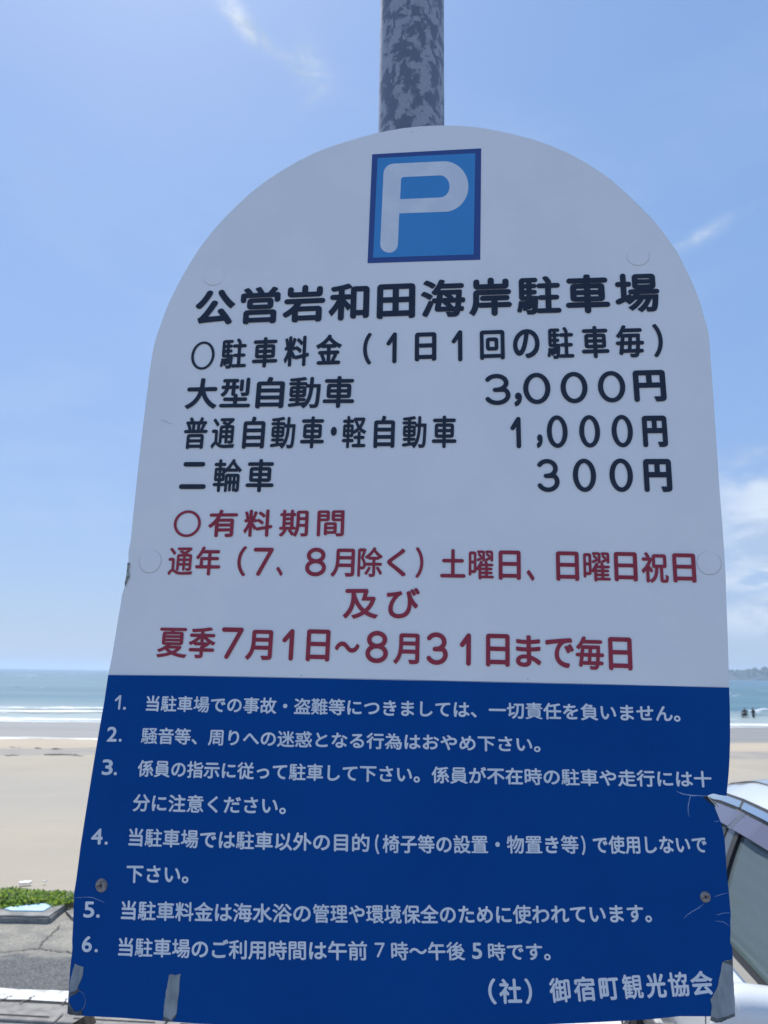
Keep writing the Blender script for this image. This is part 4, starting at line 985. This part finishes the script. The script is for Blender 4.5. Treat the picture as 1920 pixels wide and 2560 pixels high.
#        pelvis, chest, neck, headbase, Lsh, Lel, Lha, Rsh, Rel, Rha, Lhip, Lkn, Lft, Rhip, Rkn, Rft
BN = [(0, 1), (1, 2), (2, 3), (1, 4), (4, 5), (5, 6), (1, 7), (7, 8), (8, 9), (0, 10), (10, 11), (11, 12), (0, 13), (13, 14), (14, 15)]
RD = [.15, .155, .06, .055, .075, .05, .035, .075, .05, .035, .10, .075, .05, .10, .075, .05]
stand = [(0, 0, .92), (0, 0, 1.28), (0, 0, 1.48), (0, -.01, 1.55), (.2, 0, 1.38), (.30, -.05, 1.12), (.26, -.2, .92), (-.2, 0, 1.38), (-.32, -.08, 1.14), (-.38, -.25, 1.0), (.1, 0, .86), (.12, -.02, .46), (.12, .02, .06), (-.1, 0, .86), (-.14, -.12, .46), (-.13, .02, .06)]
bend = [(0, .1, .88), (0, -.22, 1.08), (0, -.38, 1.16), (0, -.45, 1.2), (.19, -.25, 1.12), (.25, -.42, .88), (.20, -.6, .74), (-.19, -.25, 1.12), (-.26, -.42, .88), (-.22, -.62, .76), (.1, .1, .82), (.14, -.08, .46), (.13, .1, .06), (-.1, .1, .82), (-.14, -.05, .46), (-.13, .12, .06)]
sv = SEA - .55
def place(xpx, yfeet):
    return onz(xpx, yfeet, SEA)
p1 = place(1884, 1794.5); person((p1.x, p1.y, sv), stand, BN, RD, .4, 'person in a dark wetsuit standing alone in the shallows, rightmost of the waders')
p2 = place(1858, 1794); person((p2.x, p2.y, sv), bend, BN, RD, 1.3, 'person in a dark wetsuit bending forward over a white board in the shallows')
p3 = place(1864, 1794); person((p3.x + .3, p3.y + .8, sv - .05), stand, BN, RD, -.5, 'person in a dark wetsuit standing close behind the bending one')
bm = bmesh.new(); bmesh.ops.create_icosphere(bm, subdivisions=3, radius=1)
for v in bm.verts: v.co = Vector((v.co.x * .95, v.co.y * .27 * (1 - .15 * v.co.x ** 2), v.co.z * .04 + .05 * v.co.x ** 4))
bmesh.ops.transform(bm, matrix=Matrix.Translation((p2.x - .1, p2.y - .55, SEA + .14)) @ Matrix.Rotation(.25, 4, 'Z') @ Matrix.Rotation(.12, 4, 'Y'), verts=bm.verts)
frombm('surfboard', bm, M_boardw, smooth=True, label='white surfboard floating in front of the bending wader', category='surfboard')

# ------------------------------------------------------------------ parked car: local axes s (from us towards the sea), n (to the right), z
CA = R(6.0); As = Vector((math.sin(CA), math.cos(CA), 0)); An = Vector((math.cos(CA), -math.sin(CA), 0))
def cp(s, n_, z): return As * s + An * n_ + Vector((0, 0, z))
NC = 1.57
M_paint = mat('white_car_paint', (.70, .71, .71, 1), .28, spec=.5, coat=1.0)
M_roofsky = mat('roof_sky_reflection_tone', (.26, .28, .32, 1), .3, coat=1.0)
M_rub = mat('black_rubber_trim', (.015, .015, .017, 1), .55)
M_pil = mat('dark_grey_pillar', (.07, .075, .085, 1), .3, coat=.5)
M_chr = mat('bright_moulding', (.72, .74, .77, 1), .12, metal=1.0)
M_int = mat('grey_interior', (.13, .13, .13, 1), .8); M_seat = mat('seat_fabric', (.17, .165, .16, 1), .9, c2=(.12, .12, .12, 1), nscale=40)
M_tyre = mat('tyre', (.02, .02, .021, 1), .85); M_rim = mat('alloy_rim', (.45, .46, .48, 1), .3, metal=.8)
M_lamp = mat('lamp_lens', (.6, .62, .64, 1), .08, coat=1.0); M_tail = mat('tail_lamp_red', (.35, .01, .012, 1), .12, coat=1.0)
def glassmat(name, tint, trans, rough=.02, base=(.20, .25, .27, 1)):
    m_ = bpy.data.materials.new(name); m_.use_nodes = True; t = m_.node_tree
    for q in list(t.nodes): t.nodes.remove(q)
    o_ = t.nodes.new('ShaderNodeOutputMaterial'); mx_ = t.nodes.new('ShaderNodeMixShader'); tr = t.nodes.new('ShaderNodeBsdfTransparent'); tr.inputs[0].default_value = tint
    gl = t.nodes.new('ShaderNodeBsdfPrincipled'); gl.inputs['Base Color'].default_value = (.20, .25, .27, 1); gl.inputs['Roughness'].default_value = rough; gl.inputs['Specular IOR Level'].default_value = .8
    gl.inputs['Base Color'].default_value = base; mx_.inputs[0].default_value = 1 - trans; t.links.new(tr.outputs[0], mx_.inputs[1]); t.links.new(gl.outputs[0], mx_.inputs[2]); t.links.new(mx_.outputs[0], o_.inputs[0]); return m_
M_glass = glassmat('tinted_window_glass', (.62, .72, .70, 1), .58); M_visor = glassmat('smoked_visor_plastic', (.36, .34, .44, 1), .12, .12, (.13, .13, .19, 1))
car = empty('parked_car', tuple(cp(2.9, NC, 0)), 'white car with smoked window visors parked beside the board, facing away from the sea', 'car')
def cpart(name, V, F, m, smooth=True, parent=None, **props): return keep(mk(name, [cp(*v) for v in V], F, m, None, smooth=smooth, **props), parent or car) if parent is None else mkchild(name, V, F, m, smooth, parent, **props)
def mkchild(name, V, F, m, smooth, parent, **props):
    o = mk(name, [cp(*v) for v in V], F, m, None, smooth=smooth, **props); o.parent = parent; return o
def interp(tab, s):
    if s <= tab[0][0]: return tab[0][1:]
    for a_, b_ in zip(tab, tab[1:]):
        if s <= b_[0]:
            k = (s - a_[0]) / (b_[0] - a_[0]); k = k * k * (3 - 2 * k) if False else k
            return tuple(p + (q - p) * k for p, q in zip(a_[1:], b_[1:]))
    return tab[-1][1:]
# s, half width, belt height, deck height, sill height
BODY = [(.62, .50, .46, .52, .22), (.66, .66, .56, .62, .18), (.78, .76, .64, .72, .17), (1.0, .805, .72, .80, .17), (1.4, .82, .80, .87, .17), (1.75, .825, .865, .905, .17), (2.2, .83, .885, .90, .17), (3.0, .83, .90, .91, .17), (3.6, .825, .905, .92, .17), (4.1, .81, .90, .935, .18), (4.55, .78, .88, .91, .19), (4.85, .70, .80, .83, .22), (4.93, .58, .66, .66, .28)]
V, F = [], []; prof = [(-.92, 0), (-1.02, .10), (-1.045, .42), (-1.035, .68), (-1.0, 1.0), (-.94, 1.0), (-.5, 1.03), (0, 1.045), (.5, 1.03), (.94, 1.0), (1.0, 1.0), (1.035, .68), (1.045, .42), (1.02, .10), (.92, 0)]
svals = [.62, .66, .72, .8, .9] + [1.0 + .1 * i for i in range(36)] + [4.62, 4.74, 4.85, 4.93]
for s in svals:
    hw, bz, dz, sz_ = interp(BODY, s)
    for k, (a_, h) in enumerate(prof):
        z = sz_ + (bz - sz_) * min(h, 1) if h <= 1.0 else bz + (dz - bz) * ((h - 1) / .045)
        V.append((s, NC + hw * a_, z + (.0 if abs(a_) < .99 else 0)))
n_ = len(prof)
for i in range(len(svals) - 1):
    for j in range(n_ - 1): a_ = i * n_ + j; F.append([a_, a_ + n_, a_ + n_ + 1, a_ + 1])
F.append(list(range(n_))); F.append([(len(svals) - 1) * n_ + j for j in range(n_)][::-1])
bm = bmesh.new(); vv = [bm.verts.new(cp(*v)) for v in V]
for f_ in F: bm.faces.new([vv[q] for q in f_])
# cut away the cabin deck opening so that the interior shows through the glass
dele = [f_ for f_ in bm.faces if (lambda c_: 1.85 < c_.dot(As) < 4.0 and abs(c_.dot(An) - NC) < .74 and c_.z > .8)(f_.calc_center_median())]
bmesh.ops.delete(bm, geom=dele, context='FACES'); bmesh.ops.recalc_face_normals(bm, faces=bm.faces)
body = frombm('body_shell', bm, M_paint, smooth=True)
WH = [(1.35, .27), (4.09, .27)]
cut = bmesh.new()
for ws_, wz in WH: tube(cut, [cp(ws_, NC - 1.2, wz + .01), cp(ws_, NC + 1.2, wz + .01)], .335, 32)
co_ = frombm('cut', cut); md = body.modifiers.new('b', 'BOOLEAN'); md.object = co_; md.operation = 'DIFFERENCE'; md.solver = 'FAST'
sol = None
dg = bpy.context.evaluated_depsgraph_get(); m2 = bpy.data.meshes.new_from_object(body.evaluated_get(dg)); body.modifiers.clear(); body.data = m2; bpy.data.objects.remove(co_)
keep(body, car)
# wheels
for ws_, wz in WH:
    for side in (-1, 1):
        nn = NC + side * .74; w_ = bpy.data.objects.new('wheel', None)
        bm = bmesh.new(); tube(bm, [cp(ws_, nn + side * q, wz) for q in (-.10, -.095, .075, .095, .10)], [.24, .282, .285, .272, .22], 36); ty = frombm('wheel', bm, M_tyre, smooth=False, label='black tyre and alloy wheel'); keep(ty, car)
        bm = bmesh.new(); tube(bm, [cp(ws_, nn + side * q, wz) for q in (.06, .104)], [.195, .195], 28)
        for k in range(5):
            a_ = k * 2 * math.pi / 5; M_ = Matrix.Rotation(-CA, 4, 'Z') @ Matrix.Rotation(a_, 4, 'X')
            v = box(bm, (0, 0, 0), (.02, .05, .18)); bmesh.ops.transform(bm, matrix=Matrix.Translation(cp(ws_, nn + side * .112, wz)) @ M_ @ Matrix.Translation((0, 0, .1)), verts=v)
        r_ = frombm('rim', bm, M_rim); r_.parent = ty
# greenhouse geometry
RAIL = [(2.32, .965, 1.215), (2.6, .925, 1.243), (2.8, .918, 1.247), (3.0, .918, 1.240), (3.25, .925, 1.205), (3.55, .95, 1.135), (3.85, .985, 1.03), (4.05, 1.01, .945)]
def rail(s): q = interp(RAIL, s); return q[0], q[1]
def belt(s): hw, bz, dz, sz_ = interp(BODY, s); return NC - hw * .985, bz
def side_pt(s, k):
    """k=0 belt, k=1 rail"""
    (n0, z0), (n1, z1) = belt(s), rail(s); return (s, n0 + (n1 - n0) * k, z0 + (z1 - z0) * k)
def mir(v): return (v[0], 2 * NC - v[1], v[2])
# roof
V, F = [], []; rs = [2.32 + .05 * i for i in range(30)]; cols = 13
for s in rs:
    n0, z0 = rail(s)
    for j in range(cols):
        k = j / (cols - 1); nn = n0 + (2 * (NC - n0)) * k; crown = (1 - (2 * k - 1) ** 2) ** .5 * .085 * (1 if s < 3.3 else max(.4, 1 - (s - 3.3)))
        V.append((s, nn, z0 + crown))
for i in range(len(rs) - 1):
    for j in range(cols - 1): a_ = i * cols + j; F.append([a_, a_ + cols, a_ + cols + 1, a_ + 1])
cpart('roof', V, F, M_paint)
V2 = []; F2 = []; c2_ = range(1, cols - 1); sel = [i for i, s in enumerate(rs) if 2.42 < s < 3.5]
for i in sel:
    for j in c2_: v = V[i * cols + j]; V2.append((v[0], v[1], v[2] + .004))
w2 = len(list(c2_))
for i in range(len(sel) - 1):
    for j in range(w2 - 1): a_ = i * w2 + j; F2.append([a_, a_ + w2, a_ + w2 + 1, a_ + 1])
cpart('roof_sky_reflection', V2, F2, M_roofsky)  # darker centre sheet painting the sky's grazing reflection on the white roof
def ribbon3(pa, pb, th, name, m, mirror=True, smooth=True, parent=None, **props):
    """band between two edge lines with thickness th outwards (towards -n)"""
    for mm in ((False, True) if mirror else (False,)):
        V = []; F = []
        for a_, b_ in zip(pa, pb):
            q = [a_, b_, (b_[0], b_[1] - th, b_[2] + th * .3), (a_[0], a_[1] - th, a_[2] + th * .3)]
            V += [mir(x_) for x_ in q] if mm else q
        for i in range(len(pa) - 1):
            for j in range(4): F.append([i * 4 + j, i * 4 + (j + 1) % 4, (i + 1) * 4 + (j + 1) % 4, (i + 1) * 4 + j])
        F.append([0, 1, 2, 3]); e = (len(pa) - 1) * 4; F.append([e, e + 1, e + 2, e + 3][::-1])
        keep(mk(name, [cp(*v) for v in V], F, m, None, smooth=False, **props), car)
def linek(s0, s1, k, m_=16, off=0.0):
    r_ = []
    for i in range(m_ + 1):
        s = s0 + (s1 - s0) * i / m_; p = side_pt(s, k); r_.append((p[0], p[1] - off, p[2]))
    return r_
# roof drip mouldings: a light strip between two dark gaps, in two pieces
def offs(lst, dn_, dz_): return [(a_, b_ + dn_, c_ + dz_) for a_, b_, c_ in lst]
rl = lambda s0, s1: [(s,) + rail(s) for s in [s0 + (s1 - s0) * i / 16 for i in range(17)]]
ribbon3(offs(rl(2.36, 3.8), .004, .010), offs(rl(2.36, 3.8), -.002, .002), .004, 'roof_gap', M_rub)
ribbon3(offs(rl(2.36, 2.765), -.006, .004), offs(rl(2.36, 2.765), -.016, -.016), .006, 'roof_moulding', M_chr, label='bright strip along the roof edge')
ribbon3(offs(rl(2.785, 3.8), -.006, .004), offs(rl(2.785, 3.8), -.016, -.016), .006, 'roof_moulding', M_chr)
ribbon3(offs(rl(2.36, 3.8), -.014, -.017), offs(rl(2.36, 3.8), -.018, -.025), .004, 'roof_gap', M_rub)
# window visors
ribbon3(offs(rl(2.42, 2.735), -.020, -.027), offs(rl(2.42, 2.735), -.066, -.072), .003, 'window_visor', M_visor, label='smoked plastic visor over the front door window')
ribbon3(offs(rl(2.765, 3.45), -.020, -.027), offs(rl(2.765, 3.45), -.066, -.070), .003, 'window_visor', M_visor, label='smoked plastic visor over the rear door window')
ribbon3(offs(rl(2.735, 2.765), -.016, -.025), offs(rl(2.735, 2.765), -.066, -.074), .005, 'visor_joint', M_pil)
# window frames, pillars and glass. pillar lines lean: (s at belt, s at rail)
def quadband(sa0, sa1, sb0, sb1, k0, k1, off, th, name, m, m_=8, **props):
    """between line A (s = sa0 at belt .. sa1 at rail) and line B"""
    pa, pb = [], []
    for i in range(m_ + 1):
        k = k0 + (k1 - k0) * i / m_; p = side_pt(sa0 + (sa1 - sa0) * k, k); q = side_pt(sb0 + (sb1 - sb0) * k, k)
        bow = .016 * math.sin(math.pi * min(1, k * 1.15)) if k < .87 else 0; pa.append((p[0], p[1] - off - bow, p[2])); pb.append((q[0], q[1] - off - bow, q[2]))
    ribbon3(pa, pb, th, name, m, **props)
quadband(2.04, 2.40, 2.60, 2.73, 0, .97, 0, .002, 'door_glass', M_glass, label='front door glass')
quadband(2.60, 2.73, 2.635, 2.765, 0, .90, .003, .010, 'window_seal', M_rub)
quadband(2.635, 2.765, 2.71, 2.835, 0, .90, .002, .006, 'door_pillar', M_pil)
quadband(2.71, 2.835, 2.725, 2.85, 0, .90, .003, .008, 'window_seal', M_rub)
quadband(2.725, 2.85, 3.50, 3.40, 0, .97, 0, .002, 'door_glass', M_glass, label='rear door glass')
quadband(3.50, 3.40, 3.53, 3.43, 0, .98, .003, .008, 'window_seal', M_rub)
quadband(3.53, 3.43, 4.10, 3.80, 0, .98, .002, .02, 'rear_pillar', M_paint)
quadband(1.86, 2.30, 2.00, 2.37, 0, 1.0, .002, .03, 'windscreen_pillar', M_paint)
quadband(2.00, 2.37, 2.04, 2.40, 0, .90, .003, .010, 'window_seal', M_rub)
# windscreen and rear window
def screen(s0, z0, hw0, s1, z1, hw1, name, bow=.05):
    V, F = [], []; a_, c_ = 9, 7
    for i in range(a_):
        k = i / (a_ - 1)
        for j in range(c_):
            q = 2 * j / (c_ - 1) - 1; V.append((s0 + (s1 - s0) * k + (bow * q * q * (1 if s1 > s0 else -1)), NC + (hw0 + (hw1 - hw0) * k) * q, z0 + (z1 - z0) * k + .02 * math.sin(math.pi * k)))
    for i in range(a_ - 1):
        for j in range(c_ - 1): b_ = i * c_ + j; F.append([b_, b_ + c_, b_ + c_ + 1, b_ + 1])
    cpart(name, V, F, M_glass)
screen(1.80, .905, .72, 2.33, 1.29, .57, 'windscreen'); screen(4.10, .94, .70, 3.72, 1.14, .58, 'rear_window')
# belt moulding, door seams, handles, side strip
ribbon3(offs(linek(1.9, 4.05, 0, 20), -.004, .016), offs(linek(1.9, 4.05, 0, 20), -.010, .003), .008, 'window_seal', M_rub)
ribbon3(offs(linek(1.95, 4.0, 0, 20), -.010, .002), offs(linek(1.95, 4.0, 0, 20), -.016, -.022), .006, 'belt_moulding', M_chr, label='bright strip below the side windows')
def bodyside(s, h):
    hw, bz, dz, sz_ = interp(BODY, s)
    ks = [(p[1], -p[0]) for p in prof[:5]]
    for (h0, a0), (h1, a1) in zip(ks, ks[1:]):
        if h <= h1: k = (h - h0) / (h1 - h0); a_ = a0 + (a1 - a0) * k; break
    return (s, NC - hw * a_, sz_ + (bz - sz_) * h)
def vseam(s, s_top, name='door_seam'):
    pa = [bodyside(s + (s_top - s) * h, h) for h in (.12, .3, .5, .7, .85, .97)]; pb = [(p[0] + .006, p[1], p[2]) for p in pa]
    ribbon3(offs(pa, .004, 0), offs(pb, .004, 0), .006, name, M_rub)
vseam(1.92, 1.90); vseam(2.66, 2.64); vseam(3.62, 3.55)
pa = [bodyside(1.9 + i * .1, .42) for i in range(18)]; ribbon3(offs(pa, 0, .03), offs(pa, 0, -.03), .014, 'side_moulding', M_pil)
for s in (2.50, 3.40):
    a_, b_ = bodyside(s, .80), bodyside(s + .17, .80); ribbon3(offs([a_, ((a_[0] + b_[0]) / 2, a_[1] - .018, a_[2]), b_], -.004, .014), offs([a_, ((a_[0] + b_[0]) / 2, a_[1] - .018, a_[2]), b_], -.006, -.012), .014, 'door_handle', M_chr)
# door mirrors
for mm in (False, True):
    bm = bmesh.new(); bmesh.ops.create_uvsphere(bm, u_segments=28, v_segments=18, radius=1)
    for v in bm.verts:
        c_ = v.co.copy(); sg = lambda x_, p: math.copysign(abs(x_) ** p, x_)
        x_, y_, z_ = sg(c_.x, .8), sg(c_.y, .62), sg(c_.z, .62)
        s2 = 1.98 + x_ * .072 * (1 if x_ < 0 else .35) ; nn = .655 + y_ * .115; zz = .905 + z_ * .072 * (1 - .12 * y_)
        v.co = cp(*(mir((s2, nn, zz)) if mm else (s2, nn, zz)))
    if mm: bmesh.ops.reverse_faces(bm, faces=bm.faces)
    h_ = frombm('door_mirror', bm, M_paint, smooth=True, label='glossy white door mirror' ); keep(h_, car)
    V = []; F = []
    for k in range(24):
        a_ = 2 * math.pi * k / 24; q = (2.0075, .655 + math.copysign(abs(math.cos(a_)) ** .62, math.cos(a_)) * .10, .905 + math.copysign(abs(math.sin(a_)) ** .62, math.sin(a_)) * .058); V.append(mir(q) if mm else q)
    mg = mk('mirror_glass', [cp(*v) for v in V], [list(range(24))], M_chr); mg.parent = h_
    q0 = [(1.93, .76, .885), (2.06, .76, .885), (2.08, .78, .93), (1.99, .80, .975)]; q0 = [mir(v) for v in q0] if mm else q0
    q1 = [(a_, b_ + (.02 if not mm else -.02), c_) for a_, b_, c_ in q0]; V = q0 + q1
    cpart('mirror_base', V, [[0, 1, 2, 3], [4, 7, 6, 5], [0, 4, 5, 1], [1, 5, 6, 2], [2, 6, 7, 3], [3, 7, 4, 0]], M_rub, smooth=False)
# lamps, bumpers, interior
for sg_ in (-1, 1):
    for nm, s, z, m_, dx in (('headlight', .78, .60, M_lamp, .09), ('tail_lamp', 4.80, .74, M_tail, .08)):
        bm = bmesh.new(); bmesh.ops.create_uvsphere(bm, u_segments=20, v_segments=12, radius=1)
        for v in bm.verts: v.co = cp(s + v.co.x * dx, NC + sg_ * (.62 - .02) + v.co.y * .14, z + v.co.z * .07)
        keep(frombm(nm, bm, m_, smooth=True), car)
for nm, s, hw in (('front_bumper', .645, .66), ('rear_bumper', 4.90, .66)):
    bm = bmesh.new(); sg_ = -1 if s < 2 else 1
    tube(bm, [cp(s - sg_ * .16, NC - hw - .12, .38), cp(s + sg_ * .0, NC - hw + .05, .38), cp(s + sg_ * .06, NC, .38), cp(s, NC + hw - .05, .38), cp(s - sg_ * .16, NC + hw + .12, .38)], .10, 14); keep(frombm(nm, bm, M_paint, smooth=True), car)
V = [(1.9, .86, .30), (4.0, .86, .30), (4.0, 2.28, .30), (1.9, 2.28, .30)]; cpart('cabin_floor', V, [[0, 1, 2, 3]], M_int)
bm = bmesh.new(); box(bm, cp(1.98, NC, .82), (1.36, .28, .18), Matrix.Rotation(-CA, 3, 'Z')); keep(frombm('dashboard', bm, M_int), car)
for s, wd_ in ((2.75, .46), (2.75, -.46), (3.55, 0)):
    nn = NC + (wd_ * .82); w2 = .46 if wd_ else 1.2; bm = bmesh.new()
    v = box(bm, (0, 0, 0), (w2, .48, .14)); bmesh.ops.transform(bm, matrix=Matrix.Translation(cp(s - .1, nn, .52)) @ Matrix.Rotation(-CA, 4, 'Z'), verts=v)
    v = box(bm, (0, 0, 0), (w2, .12, .56)); bmesh.ops.transform(bm, matrix=Matrix.Translation(cp(s + .17, nn, .78)) @ Matrix.Rotation(-CA, 4, 'Z') @ Matrix.Rotation(-.22, 4, 'X'), verts=v)
    bmesh.ops.bevel(bm, geom=list(bm.edges), offset=.03, segments=2, affect='EDGES')
    st_ = frombm('seat', bm, M_seat, smooth=True); keep(st_, car)
    if wd_:
        bm = bmesh.new(); v = box(bm, (0, 0, 0), (.24, .09, .16)); bmesh.ops.transform(bm, matrix=Matrix.Translation(cp(s + .26, nn, 1.12)) @ Matrix.Rotation(-CA, 4, 'Z'), verts=v); bmesh.ops.bevel(bm, geom=list(bm.edges), offset=.03, segments=2, affect='EDGES'); h_ = frombm('headrest', bm, M_seat, smooth=True); h_.parent = st_
bm = bmesh.new(); ctr = cp(2.28, NC + .38, .86)
pts = [ctr + (An * math.cos(a_) + (Vector((0, 0, 1)) * .9 + As * .4) * math.sin(a_)) * .17 for a_ in [2 * math.pi * k / 24 for k in range(25)]]; tube(bm, pts, .013, 8, False)
tube(bm, [ctr - An * .16, ctr, ctr + An * .16], .012, 8); keep(frombm('steering_wheel', bm, M_rub, smooth=True), car)
# ------------------------------------------------------------------ air
hz = bpy.data.materials.new('sea_haze'); hz.use_nodes = True; t = hz.node_tree
for q in list(t.nodes): t.nodes.remove(q)
oo = t.nodes.new('ShaderNodeOutputMaterial'); pv = t.nodes.new('ShaderNodeVolumePrincipled'); pv.inputs['Density'].default_value = HAZE if 'HAZE' in globals() else .00030
pv.inputs['Color'].default_value = (.66, .82, 1.0, 1); pv.inputs['Anisotropy'].default_value = .3; t.links.new(pv.outputs[0], oo.inputs['Volume'])
bm = bmesh.new(); box(bm, (0, 2600, 11), (18400, 11400, 48)); frombm('haze', bm, hz, kind='stuff')
